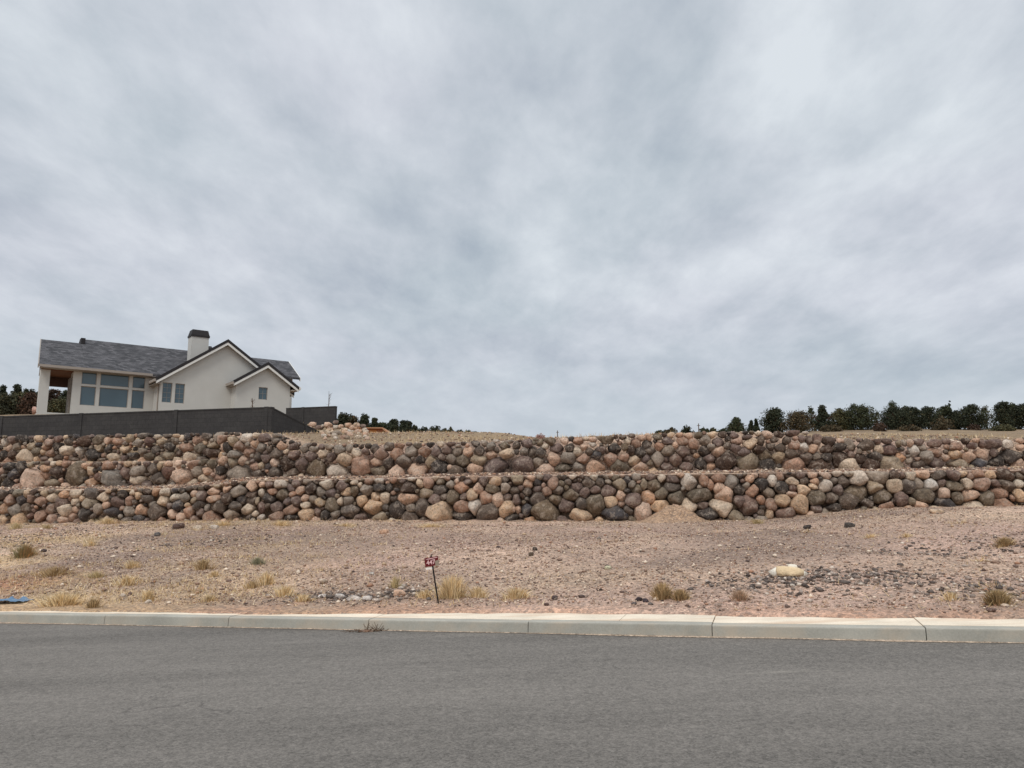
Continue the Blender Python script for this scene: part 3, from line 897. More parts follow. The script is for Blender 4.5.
def rock_shape(sub, planes, p=8.0, rough=0.04, seed=None):
    """rounded convex stone bounded by planes [(n, d)] around the origin"""
    v, f = ICO[sub]
    r = np.random.default_rng(seed)
    n = np.array([a / np.linalg.norm(a) for a, _ in planes])
    d = np.array([b for _, b in planes])
    q = np.maximum(v @ n.T, 0) / d[None, :]
    rad = (q ** p).sum(1) ** (-1.0 / p)
    ph = r.random(6) * 6.28
    w = r.normal(size=(6, 3)) * 2.6
    w2 = r.normal(size=(6, 3)) * 6.0
    nz = np.sin(v @ w.T + ph).sum(1) / 6 + 0.5 * np.sin(v @ w2.T + ph).sum(1) / 6
    rad = rad * (1 + rough * nz * 1.6)
    return v * rad[:, None], f


def sup(u, w, h):
    return 1.0 / math.sqrt((u[0] / w) ** 2 + (u[1] / h) ** 2)


def jitter_colour(c, amt=0.10):
    l = np.array(lin(c)[:3])
    l = (l * 0.80 + l.mean() * 0.20) * np.array([1.06, 0.985, 0.93]) * 1.05
    l = l * (max(l.mean(), .02) / 0.22) ** 0.22
    k = 1 + random.gauss(0, amt)
    t = random.gauss(0, 0.035)
    l = l * k * np.array([1 + t, 1, 1 - t])
    l = l * min(1.0, 0.62 / l.max())
    return np.clip(l, 0.02, 0.8)


def make_wall(name, label, group, c0, rocks, px_range, lo, hi, seed, labels=None, no_fill=None):
    """rocks: (px, py, w, h, colour) in view units; lo / hi: functions px -> py of foot and crest"""
    r = random.Random(seed)
    L = []      # X, Z, half width, half height, colour, tilt
    for (px, py, w, h, c) in rocks:
        X, Y, Z = hit(px, py, c0, WY1)
        sc = Y / F
        L.append([X, Z, w * sc / 2 * 1.06, h * sc / 2 * 1.05, c])
    weights = 'kkgggGGooOOppPPttTrbbBmmmsw'
    cand = []
    for _ in range(9000):
        px = r.uniform(*px_range)
        if no_fill and no_fill(px):
            continue
        b, t = lo(px), hi(px)
        py = r.uniform(t + 0.5, b + 1.0)
        X, Y, Z = hit(px, py, c0, WY1)
        Zb, Zt = hit(px, b, c0, WY1)[2], hit(px, t, c0, WY1)[2]
        cand.append((X, Z, Zb, Zt))
    for rad in (0.34, 0.26, 0.20, 0.155, 0.12, 0.09, 0.07):
        A = np.array([[a[0], a[1], a[2], a[3]] for a in L]) if L else np.zeros((0, 4))
        add = 0
        for (X, Z, Zb, Zt) in cand:
            if Z + rad * 0.8 > Zt + 0.05 or Z - rad * 0.5 < Zb - 0.25:
                continue
            if rad > 0.3 and Z > (Zb + Zt) / 2:
                continue
            asp = r.uniform(0.58, 0.88)
            if len(A):
                dx, dz = A[:, 0] - X, A[:, 1] - Z
                dist = np.hypot(dx, dz) + 1e-6
                ux, uz = dx / dist, dz / dist
                s1 = 1 / np.sqrt((ux / A[:, 2]) ** 2 + (uz / A[:, 3]) ** 2)
                s2 = 1 / np.sqrt((ux / rad) ** 2 + (uz / (rad * asp)) ** 2)
                if (dist - (s1 + s2) * 0.87 < 0).any():
                    continue
            c = r.choice(weights) if rad > 0.1 else r.choice('gkobpGmkb')  # smallest fill stones coloured darker, standing in for shade in the gaps
            L.append([X, Z, rad, rad * asp, c])
            A = np.vstack([A, [X, Z, rad, rad * asp]])
            add += 1
    A = np.array([[a[0], a[1], a[2], a[3]] for a in L])
    pxs = np.linspace(px_range[0] - 60, px_range[1] + 60, 240)
    tops = np.array([hit(p_, hi(p_), c0, WY1) for p_ in pxs])
    ztop_of = lambda X_: float(np.interp(X_, tops[:, 0], tops[:, 2]))
    x_mid = 0.0
    root = empty(name, (x_mid, c0, float(zb(0))))
    tag(root, label, 'boulder wall', group)
    ox, oy, oz = root.location
    made = []
    for i, (X, Z, w, h, c) in enumerate(L):
        planes = []
        dx, dz = A[:, 0] - X, A[:, 1] - Z
        dist = np.hypot(dx, dz)
        near = np.where((dist > 0.01) & (dist < 2.2 * (max(w, h) + np.maximum(A[:, 2], A[:, 3]))))[0]
        for j in near:
            u = (dx[j] / dist[j], dz[j] / dist[j])
            a, b = sup(u, w, h), sup(u, A[j, 2], A[j, 3])
            if dist[j] > 1.5 * (a + b):
                continue
            d = dist[j] * a / (a + b)
            d = min(max(d, 0.84 * a), 1.32 * a) * 1.035
            planes.append((np.array([u[0], r.uniform(-0.22, 0.22), u[1]]), d))
        for k in range(4):
            th = 2 * math.pi * (k + r.random()) / 4
            u = (math.cos(th), math.sin(th))
            planes.append((np.array([u[0], r.uniform(-0.5, 0.2), u[1]]), sup(u, w, h) * r.uniform(1.02, 1.24)))
        size = math.sqrt(w * h)
        hd = size * r.uniform(0.75, 1.0)
        planes.append((np.array([r.uniform(-.3, .3), -1, r.uniform(-.25, .35)]), hd * r.uniform(0.85, 1.0)))
        for k in range(3):
            planes.append((np.array([r.uniform(-1, 1), -1, r.uniform(-.9, .9)]), hd * r.uniform(0.9, 1.15)))
        planes.append((np.array([0, 1, 0]), min(hd, 0.38)))
        planes.append((np.array([r.uniform(-.1, .1), 0, 1]), max(ztop_of(X) - Z + r.uniform(-0.02, 0.05), 0.55 * h)))
        for k in range(5):          # a few broken faces
            nn = np.array([r.uniform(-1, 1), r.uniform(-1.0, 0.0), r.uniform(-1, 1)])
            nn /= np.linalg.norm(nn)
            planes.append((nn, r.uniform(0.70, 0.95) / math.sqrt((nn[0] / w) ** 2 + (nn[1] / hd) ** 2 + (nn[2] / h) ** 2)))
        sub = 4 if size > 0.34 else (3 if size > 0.13 else 2)
        big = size > 0.30
        v, f = rock_shape(sub, planes, p=r.uniform(20, 50) if big else r.uniform(16, 40), rough=r.uniform(0.03, 0.07), seed=seed * 1000 + i)
        y = c0 + WY1 * X + 0.10 * (Z - float(zb(X)) if c0 == C_LOW else 0.3) + r.uniform(-0.05, 0.05) + hd * 0.45 - 0.08
        made.append((w * h, (X, y, Z), v, f, np.array(jitter_colour(PAL[c]))))
    inview = lambda m: -17.5 < m[1][0] < 15.5
    made.sort(key=lambda m: -(m[0] if inview(m) else m[0] * 0.02))
    lab = {}
    for (lx, ly, text) in (labels or []):
        P = hit(lx, ly, c0, WY1)
        best = min(range(min(100, len(made))), key=lambda k: math.hypot(made[k][1][0] - P[0], made[k][1][2] - P[2]))
        lab[best] = text
    for k, (s, loc, v, f, c) in enumerate(made[:100]):
        o = link_mesh('boulder', v, f, M_ROCK, root, smooth=True, loc=(loc[0] - ox, loc[1] - oy, loc[2] - oz), col=c)
        if k in lab:
            o['label'] = lab[k]
    if len(made) > 100:
        VV, FF, CC, nb = [], [], [], 0
        for (s, loc, v, f, c) in made[100:]:
            VV.append(v + np.array([loc[0] - ox, loc[1] - oy, loc[2] - oz]))
            FF.append(f + nb)
            nb += len(v)
            CC.append(np.tile(c, (len(v), 1)))
        o = link_mesh('small_boulders', np.concatenate(VV), np.concatenate(FF), M_ROCK, root, smooth=True, col=np.concatenate(CC))
        tag(o, kind='stuff')
    return len(made)


rocks_all = []
for k, S in enumerate((S1, S2, S3, S4, S5, S6, S7, S8)):
    x0 = (0, 128, 256, 384, 512, 640, 768, 888)[k]
    for t in S.split():
        q = t.split(',')
        px, py = x0 + float(q[0]) / 7.53, 426 + float(q[1]) / 7.53
        if k == 0 and float(q[0]) > 975:
            continue
        if any(abs(px - a[0]) < 0.28 * (a[2] + float(q[2]) / 7.53) and abs(py - a[1]) < 0.28 * (a[3] + float(q[3]) / 7.53) for a in rocks_all):
            continue
        rocks_all.append((px, py, float(q[2]) / 7.53, float(q[3]) / 7.53, q[4]))
low, up, top = [], [], []
for a in rocks_all:
    l = pyl(a[0], LEDGE)
    if a[1] > l - 1.5:
        low.append(a)
    elif a[0] < 222 and a[1] < pyl(a[0], MIDL) + 0.5:
        top.append(a)
    else:
        up.append(a)
NR = [make_wall('boulder_retaining_wall', 'lower tier of the stacked boulder retaining wall, rising straight from the bare lot', 'tiers of the boulder wall',
                C_LOW, low, (-230, 1250), lambda p: pyl(p, BASE), lambda p: pyl(p, LEDGE) + 0.8, 3,
                labels=[(440, 513, 'big tan boulder with a pinkish face at the wall foot'), (488, 513, 'dark triangular boulder at the wall foot'),
                        (544.5, 511, 'huge greenish-grey boulder at the wall foot'), (616, 513.5, 'large dark grey boulder at the wall foot'),
                        (640 + 455 / 7.53, 495, 'flat-topped olive boulder like a loaf'), (475, 505.7, 'whitish upright boulder')]),
      make_wall('boulder_retaining_wall', 'long upper tier of the boulder wall, set back above the narrow dirt ledge', 'tiers of the boulder wall',
                C_UP, up, (-230, 1250), lambda p: pyl(p, LEDGE) - 1.4, lambda p: (pyl(p, MIDL) if p < 222 else pyl(p, CREST)) + 0.5, 4,
                labels=[(337, 472, 'large whitish-grey speckled boulder'), (75, 475, 'big pointed grey boulder'), (892.5, 465, 'tall leaning pale boulder')]),
      make_wall('boulder_retaining_wall', 'short topmost tier of boulders at the left, just under the dark block fence', 'tiers of the boulder wall',
                C_TOP, top, (-230, 236), lambda p: pyl(p, MIDL) - 0.3, lambda p: pyl(p, CREST) + 0.5, 5,
                labels=[(24.5, 457, 'pale cream boulder with a rounded top')])]
print('rocks', len(rocks_all), NR)

# ------------------------------------------------------------------ the house
PH = math.radians(53)
A_, B_ = np.array([math.sin(PH), math.cos(PH)]), np.array([-math.cos(PH), math.sin(PH)])
P0 = np.array([-29.19, 47.0])
HROT = math.atan2(A_[1], A_[0])
house = empty('house', (P0[0], P0[1], 6.3), HROT)
tag(house, 'cream stucco single-storey house with grey shingle roof, standing behind the dark block fence', 'house')
Z0 = 6.3


def hz(z):
    return z - Z0


def wall_with_openings(m, s0, s1, z0, z1, b, th, ops):
    """wall slab in plane b..b+th with rectangular holes ops [(sa, sb, za, zb)], all sharing columns"""
    xs = sorted(set([s0, s1] + [q for o in ops for q in o[:2]]))
    for a, c in zip(xs[:-1], xs[1:]):
        mid = (a + c) / 2
        hs = sorted([(o[2], o[3]) for o in ops if o[0] < mid < o[1]])
        z = z0
        for (p, q) in hs:
            if p > z:
                m.box(a, c, b, b + th, hz(z), hz(p))
            z = q
        if z < z1:
            m.box(a, c, b, b + th, hz(z), hz(z1))


def window(s0, s1, z0, z1, b, muntins=0, nh=0, label=None):
    fr = MB()
    t = 0.035
    y0, y1 = b + 0.07, b + 0.13
    fr.box(s0, s1, y0, y1, hz(z0), hz(z0 + t)); fr.box(s0, s1, y0, y1, hz(z1 - t), hz(z1))
    fr.box(s0, s0 + t, y0, y1, hz(z0 + t), hz(z1 - t)); fr.box(s1 - t, s1, y0, y1, hz(z0 + t), hz(z1 - t))
    for k in range(1, muntins + 1):
        x = s0 + (s1 - s0) * k / (muntins + 1)
        fr.box(x - .007, x + .007, y0 + .01, y1 - .02, hz(z0 + t), hz(z1 - t))
    for k in range(1, nh + 1):
        z = z0 + (z1 - z0) * k / (nh + 1)
        fr.box(s0 + t, s1 - t, y0 + .013, y1 - .017, hz(z) - .007, hz(z) + .007)
    w = fr.build('window', M_GUTTER, house)
    g = MB(); g.box(s0 + t - .004, s1 - t + .004, b + 0.10, b + 0.112, hz(z0 + t - .004), hz(z1 - t + .004))
    g.build('pane', M_GLASS, w)
    if label:
        w['label'] = label
    return w


# main body (great room end at the left), patio under the roof's left end
GW = [(2.26, 3.12), (3.33, 5.02), (5.23, 6.0)]
ops = [(a, b, 7.48, 8.70) for a, b in GW] + [(a, b, 8.83, 9.62) for a, b in GW]
m = MB()
wall_with_openings(m, 1.78, 6.6, Z0, 9.78, 0.0, 0.25, ops)
m.box(6.6, 15.1, 0.0, 0.25, 0.0, hz(9.78))
m.box(15.1, 16.6, 1.4, 1.65, 0.0, hz(10.8))
m.box(4.6, 16.6, 6.75, 7.0, 0.0, hz(9.78))
m.box(1.78, 2.03, 0.25, 1.0, 0.0, hz(9.78))
m.box(2.03, 4.6, 0.75, 1.0, 0.0, hz(9.78))
m.box(4.6, 4.85, 1.0, 6.75, 0.0, hz(9.78))
m.prism([(1.66, hz(9.78)), (6.74, hz(9.78)), (3.5, hz(11.95)), (1.66, hz(10.8))], 16.35, 16.598, 'x')
m.box(16.35, 16.6, 1.66, 6.74, 0.0, hz(9.779))
m.box(0.0, 1.78, 0.0, 0.25, 0.0, hz(6.90))                        # low wall under the patio opening
m.box(0.0, 1.78, 0.25, 3.3, 0.0, hz(6.85)); m.box(1.78, 4.6, 1.0, 3.3, 0.0, hz(6.85))                        # patio slab
m.build('wall', M_STUCCO, house)
# interior dark so the panes have a room behind them
for a, b in GW:
    window(a, b, 7.48, 8.70, 0.0)
    window(a, b, 8.83, 9.62, 0.0)
col_ = MB(); col_.box(0.0, 0.52, 0.0, 0.52, hz(6.90), hz(9.55)); col_.build('column', M_STUCCO, house)
gi = MB(); gi.hexa([(0.0, 0.3, hz(9.56)), (0.1, 0.3, hz(9.56)), (0.3, 3.2, hz(9.56)), (0.2, 3.2, hz(9.56)), (0.0, 0.3, hz(10.1)), (0.1, 0.3, hz(10.1)), (0.3, 2.95, hz(11.7)), (0.2, 2.95, hz(11.7))]); gi.build('gable_panel', M_SOFF, house)
v_ = MB(); v_.box(1.66, 1.775, 0.26, 1.2, hz(6.86), hz(9.2)); v_.build('stone_veneer', M_VENEER, house)
ce = MB(); ce.hexa([(0.04, 0, hz(9.55)), (1.776, 0, hz(9.55)), (1.776, 3.3, hz(9.55)), (0.36, 3.3, hz(9.55)), (0.04, 0, hz(9.62)), (1.776, 0, hz(9.62)), (1.776, 3.3, hz(9.62)), (0.36, 3.3, hz(9.62))]); ce.box(1.776, 4.6, 1.003, 3.3, hz(9.55), hz(9.62)); ce.build('patio_ceiling', M_WOOD, house)
be = MB(); be.box(0.35, 4.59, 3.0, 3.28, hz(8.92), hz(9.548)); be.build('patio_beam', M_DWOOD, house)
be = MB(); be.hexa([(0.02, .53, hz(9.25)), (.2, .53, hz(9.25)), (.5, 2.99, hz(9.25)), (.32, 2.99, hz(9.25)), (0.02, .53, hz(9.547)), (.2, .53, hz(9.547)), (.5, 2.99, hz(9.547)), (.32, 2.99, hz(9.547))]); be.build('patio_beam', M_SOFF, house)


def gable_roof(parent, name, s0, s1, b0, ridge_b, b1, ze, zr, th=0.16):
    """ridge along the facade"""
    r = MB()
    sl = (zr - ze) / (ridge_b - b0)
    ze2 = zr - sl * (b1 - ridge_b)
    r.prism([(b0, hz(ze)), (ridge_b, hz(zr)), (b1, hz(ze2)), (b1, hz(ze2) - th), (ridge_b, hz(zr) - th), (b0, hz(ze) - th)], s0, s1, 'x')
    return r.build(name, M_SHING, parent)


def cross_roof(parent, name, sa, sm, sb, b0, b1, zea, zr, zeb, th=0.16):
    r = MB()
    r.prism([(sa, hz(zea)), (sm, hz(zr)), (sb, hz(zeb)), (sb, hz(zeb) - th), (sm, hz(zr) - th), (sa, hz(zea) - th)], b0, b1, 'y')
    return r.build(name, M_SHING, parent)


roof = gable_roof(house, 'roof', 2.42, 15.3, -0.5, 3.5, 7.5, 9.80, 12.35)
gable_roof(house, 'roof', 15.303, 17.0, 0.95, 3.5, 7.5, 9.80 + 1.45 * 0.6375, 12.35)['label'] = 'right end of the main roof with its eave set back'
q = MB()
TH = 0.16
def slab_roof(m, pts):
    m.hexa([(x, y, z - TH) for x, y, z in pts] + [tuple(p) for p in pts])
slab_roof(q, [(-0.17, -0.5, hz(9.80)), (2.418, -0.5, hz(9.80)), (2.418, 2.95, hz(11.95)), (0.14, 2.95, hz(11.95))])
slab_roof(q, [(0.14, 2.952, hz(11.95)), (2.418, 2.952, hz(11.95)), (2.418, 3.5, hz(11.6)), (0.20, 3.5, hz(11.6))])
q.build('roof', M_SHING, house)['label'] = 'slightly lower roof over the patio end'
# small box standing for the dark gable end at the step in the ridge
vb = MB(); vb.box(2.40, 2.66, 2.75, 3.15, hz(11.9), hz(12.3)); vb.build('roof_upstand', M_DARKTRIM, roof)
vb = MB(); vb.box(11.45, 11.75, 1.6, 1.9, hz(11.2), hz(12.55)); vb.box(11.4, 11.8, 1.55, 1.95, hz(12.56), hz(12.64)); vb.build('roof_upstand', M_DARKTRIM, roof)
vb = MB(); vb.prism([(9.95, hz(12.3)), (10.5, hz(12.75)), (10.9, hz(12.75)), (11.2, hz(12.3))], 2.9, 3.9, 'y'); vb.build('roof_upstand', M_SHING, roof)
# eaves, gutter and soffit of the main roof
g_ = MB(); g_.box(-0.16, 6.3, -0.62, -0.503, hz(9.64), hz(9.79)); g_.build('gutter', M_GUTTER, house)
sf = MB(); sf.box(-0.1, 6.5, -0.499, -0.003, hz(9.60), hz(9.638)); sf.build('soffit', M_GUTTER, house)
# left rake board
rk = MB()
rk.hexa([(-0.23, -0.5, hz(9.56)), (-0.173, -0.5, hz(9.56)), (0.137, 2.95, hz(11.72)), (0.08, 2.95, hz(11.72)),
         (-0.23, -0.5, hz(9.82)), (-0.173, -0.5, hz(9.82)), (0.137, 2.95, hz(11.97)), (0.08, 2.95, hz(11.97))])
rk.build('rake_board', M_GUTTER, house)
rk = MB()
rk.prism([(0.95, hz(10.724) + .02), (3.5, hz(12.35) + .02), (7.5, hz(9.80) + .02), (7.5, hz(9.52)), (3.5, hz(12.07)), (0.95, hz(10.45))], 17.003, 17.06, 'x')
rk.build('rake_board', M_TRIM, house)

# big front gable
gm = MB()
B1 = -1.8
WB = [(6.69, 7.28, 7.81, 9.12), (7.47, 8.07, 7.81, 9.12)]
wall_with_openings(gm, 6.55, 15.1, Z0, 9.34, B1, 0.25, WB)
gm.prism([(6.55, hz(9.34)), (15.1, hz(9.34)), (10.6, hz(12.2))], B1, B1 + 0.25, 'y')
gm.box(6.55, 6.8, B1 + 0.25, -0.003, 0.0, hz(9.34))
gm.box(14.85, 15.1, B1 + 0.25, -0.003, 0.0, hz(9.34))
gm.build('wall', M_STUCCO, house)['label'] = 'broad front gable wall'
for q in WB:
    window(*q, B1, muntins=1, nh=3, label='narrow gridded window of the front gable')
r1 = cross_roof(house, 'roof', 6.22, 10.6, 15.4, B1 - 0.28, 3.4, 9.30, 12.36, 9.06)
r1['label'] = 'cross roof of the broad front gable'


def rakes(sa, sm, sb, b, zea, zr, zeb, w=0.17, th=0.05):
    q = MB()
    q.prism([(sa, hz(zea) - .16), (sm, hz(zr) - .16), (sb, hz(zeb) - .16), (sb, hz(zeb) - .16 - w), (sm, hz(zr) - .17 - w), (sa, hz(zea) - .16 - w)], b, b + th, 'y')
    q.build('rake_board', M_TRIM, house)
    q = MB()
    q.prism([(sa - .03, hz(zea) + .05), (sm, hz(zr) + .06), (sb + .03, hz(zeb) + .05), (sb + .03, hz(zeb) - .158), (sm, hz(zr) - .158), (sa - .03, hz(zea) - .158)], b - .015, b + th - .003, 'y')
    q.build('drip_edge', M_DARKTRIM, house)


rakes(6.22, 10.6, 15.4, B1 - 0.335, 9.30, 12.36, 9.06)
g_ = MB(); g_.box(6.08, 6.212, B1 - 0.34, -0.63, hz(9.10), hz(9.27)); g_.build('gutter', M_GUTTER, house)
sf = MB(); sf.box(6.22, 6.547, B1 - 0.28, -0.01, hz(8.98), hz(9.05)); sf.build('soffit', M_GUTTER, house)
dp = MB(); dp.tube((6.5, B1 + .32, hz(6.5)), (6.5, B1 + .32, hz(8.97)), 0.04); dp.build('downpipe', M_GUTTER, house)

# small front gable
B2 = -2.8
sm_ = MB()
WS = [(12.64, 13.26, 8.35, 9.21)]
wall_with_openings(sm_, 11.08, 14.85, Z0, 9.50, B2, 0.25, WS)
sm_.prism([(11.08, hz(9.50)), (14.85, hz(9.50)), (13.1, hz(10.72))], B2, B2 + 0.25, 'y')
sm_.box(11.08, 11.33, B2 + 0.25, B1 - 0.003, 0.0, hz(9.50))
sm_.box(14.6, 14.85, B2 + 0.25, B1 - 0.003, 0.0, hz(9.50))
sm_.build('wall', M_STUCCO, house)['label'] = 'small front gable wall at the right'
window(*WS[0], B2, muntins=1, nh=1, label='small four-pane window of the small gable')
cross_roof(house, 'roof', 10.83, 13.1, 15.35, B2 - 0.28, -0.2, 9.42, 10.90, 9.36)['label'] = 'small cross roof of the right gable'
rakes(10.83, 13.1, 15.35, B2 - 0.335, 9.42, 10.90, 9.36)
for s in (10.69, 15.37):
    g_ = MB(); g_.box(s, s + .132, B2 - 0.38, B1 + 0.3 if s < 12 else -0.6, hz(9.20), hz(9.38)); g_.build('gutter', M_GUTTER if s < 12 else M_TRIM, house)
sf = MB(); sf.box(10.83, 11.077, B2 - 0.28, B1 - 0.01, hz(9.14), hz(9.2)); sf.build('soffit', M_GUTTER, house)
sf = MB(); sf.box(14.853, 15.35, B2 - 0.28, -0.01, hz(9.1), hz(9.17)); sf.build('soffit', M_GUTTER, house)
m = MB(); m.box(14.86, 15.3, B1 + 0.3, -0.01, 0.0, hz(9.07)); m.build('wall', M_STUCCO, house)

# chimney
c_ = MB(); c_.box(9.02, 10.20, 1.1, 2.0, hz(10.4), hz(12.98)); ch = c_.build('chimney', M_STUCCO, roof)
c_ = MB()
c_.box(8.97, 10.25, 1.05, 2.05, hz(12.98), hz(13.12))
c_.hexa([(8.99, 1.07, hz(13.12)), (10.23, 1.07, hz(13.12)), (10.23, 2.03, hz(13.12)), (8.99, 2.03, hz(13.12)),
         (9.08, 1.16, hz(13.50)), (10.14, 1.16, hz(13.50)), (10.14, 1.94, hz(13.50)), (9.08, 1.94, hz(13.50))])
o = c_.build('chimney_cap', M_DARKTRIM, house)

# dark rooms behind the glass need nothing more: the panes are opaque from outside
# ------------------------------------------------------------------ block fences
def fence_run(name, label, p0, p1, zt0, zt1, zg, joints, grp='dark block fences around the house lot'):
    """p0, p1 in plan, top heights, foot height; joints are fractions where a pier stands"""
    root = empty(name, (p0[0], p0[1], zg))
    tag(root, label, 'fence', grp)
    d = np.array(p1) - np.array(p0)
    Ln = float(np.hypot(*d))
    ang = math.atan2(d[1], d[0])
    root.rotation_euler = (0, 0, ang)
    fr = [0.0] + list(joints) + [1.0]
    for a, b in zip(fr[:-1], fr[1:]):
        q = MB()
        xa, xb = a * Ln + 0.012, b * Ln - 0.012
        za, zb_ = zt0 + (zt1 - zt0) * a - zg, zt0 + (zt1 - zt0) * b - zg
        q.hexa([(xa, 0, -.6), (xb, 0, -.6), (xb, .2, -.6), (xa, .2, -.6), (xa, 0, za - .06), (xb, 0, zb_ - .06), (xb, .2, zb_ - .06), (xa, .2, za - .06)])
        q.build('panel', M_BLOCK, root)
        q = MB()
        q.hexa([(xa, -.02, za - .058), (xb, -.02, zb_ - .058), (xb, .22, zb_ - .058), (xa, .22, za - .058), (xa, -.02, za), (xb, -.02, zb_), (xb, .22, zb_), (xa, .22, za)])
        q.build('cap', M_BLOCK, root)
    for a in joints:
        q = MB()
        x = a * Ln
        z = zt0 + (zt1 - zt0) * a - zg
        q.box(x - .09, x + .09, -.035, .235, -.6, z + .015)
        q.build('pier', M_BLOCK, root)
    return root


FC0, FC1 = 31.07, -0.241
fL = hit(-260, 418, FC0, FC1)
fR = hit(272, 411, FC0, FC1)
pier_px = [-180, -90, 2, 81, 176, 266]
jo = [(hit(p, 415, FC0, FC1)[0] - fL[0]) / (fR[0] - fL[0]) for p in pier_px]
fence_run('block_fence', 'long dark grey block fence above the boulder wall, in front of the house',
          fL[:2], fR[:2], 5.50, 5.62, 3.9, jo)
sR = hit(336, 440, 42.0)
sj = [0.47]
fence_run('block_fence', 'dark grey block fence running down and back from the long fence corner', fR[:2], sR[:2], 5.60, sR[2], 3.9, sj)
bL = hit(286, 408, 50.5); bR = hit(335.5, 406, 49.0)
fence_run('block_fence', 'separate dark grey block fence behind the rubble pile, right of the house', bL[:2], bR[:2], bL[2], bR[2], 5.9, [0.35])


# ------------------------------------------------------------------ trees
def leaf_cloud(centres, radii, n, size, r, squash=0.85):
    """many small leaf tufts scattered on and in lumpy lobes"""
    k = r.integers(0, len(centres), n)
    C = centres[k]
    R = radii[k]
    d = r.normal(size=(n, 3))
    d /= np.linalg.norm(d, axis=1)[:, None]
    rad = R * (0.40 + 0.80 * r.random(n) ** 0.75)
    P = C + d * rad[:, None] * np.array([1, 1, squash])
    a = r.normal(size=(n, 3)); a /= np.linalg.norm(a, axis=1)[:, None]
    b = np.cross(a, d + 0.3 * r.normal(size=(n, 3)))
    b /= np.linalg.norm(b, axis=1)[:, None] + 1e-9
    s = size * (0.6 + 0.9 * r.random(n))[:, None]
    V = np.stack([P - a * s * .5, P + a * s * .5, P + b * s * 0.9 + d * s * .3], 1).reshape(-1, 3)
    Fc = np.arange(3 * n).reshape(-1, 3)
    return V, Fc, P


def tree(px, top_py, w_px, Y, label, shape='round', colour=(52, 60, 44), dens=1.0, gap=0.0, grp='junipers and pinyons along the skyline', name='juniper_tree', cat='tree', seed=0):
    r = np.random.default_rng(1000 + seed)
    X, _, ztop = hit(px, top_py, Y)
    zg = float(terrain_z(X, Y)[0])
    H = max(ztop - zg, 0.8)
    wd = w_px * Y / F * (1.38 if (px > 780 and shape != 'cone') else 1.25)
    root = empty(name, (X, Y, zg - 0.05))
    tag(root, label, cat, grp)
    tk = MB()
    tr = max(0.06, 0.05 * wd)
    lean = r.uniform(-.08, .08)
    tk.tube((0, 0, -.2), (lean, 0, H * .35), tr, tr * .75, 7)
    tk.tube((lean, 0, H * .34), (lean * 2, .05, H * .8), tr * .75, tr * .25, 6)
    for k in range(6):
        a = r.uniform(0, 6.28)
        h0 = H * r.uniform(.12, .5)
        tk.tube((lean, 0, h0), (math.cos(a) * wd * .36, math.sin(a) * wd * .36, h0 + H * r.uniform(.12, .35)), tr * .5, tr * .15, 5)
    tk.build('trunk', M_BARK, root)
    cs, rs = [], []
    nl = 11 if shape != 'open' else 8
    for k in range(nl):
        t = (k + .5) / nl
        z = H * (0.06 + 0.84 * t)
        if shape == 'cone':
            rr = wd * .5 * (1.05 - t) ** .8
        elif shape == 'open':
            rr = wd * .5 * (0.35 + 0.75 * math.sin(math.pi * min(1, t + .1)))
        else:
            rr = wd * .5 * math.sqrt(max(0.05, 1 - (abs(t - .36) / .70) ** 2.6))
        m_ = 5 if shape != 'cone' else 4
        rr *= r.uniform(.78, 1.16)
        for j in range(m_):
            a = r.uniform(0, 6.28)
            lr = max(rr * r.uniform(.22, .60), wd * .085)
            off = max(rr - lr * .8, 0)
            off *= r.uniform(.45, 1.0)
            cs.append((math.cos(a) * off + lean, math.sin(a) * off, min(z + H * r.uniform(-.06, .06), H - lr * .7)))
            rs.append(lr)
    if cat == 'shrub':
        cs = [(x * 1.25, y * 1.2, z * r.uniform(.55, .95)) for x, y, z in cs]
        rs = [q * r.uniform(.5, 1.0) for q in rs]
    cs.append((lean * 2, 0, H - wd * .13)); rs.append(wd * .13)
    cs = np.array(cs); rs = np.array(rs)
    n = int((2600 if shape != 'open' else 1100) * dens * max(1.0, min(2.4, wd * H / 5)))
    V, Fc, P = leaf_cloud(cs, rs, n, 0.145 if shape != 'open' else .11, r)
    base = np.array(lin(colour)[:3])
    tone = base[None, :] * (0.8 + 0.45 * r.random((n, 1))) * np.array([1, 1, 1])
    warm = (r.random(n) < 0.12)[:, None]
    tone = np.where(warm, tone * np.array([1.5, 1.15, .9]), tone)
    link_mesh('crown', V, Fc, M_LEAF, root, col=np.repeat(tone, 3, 0))
    return root


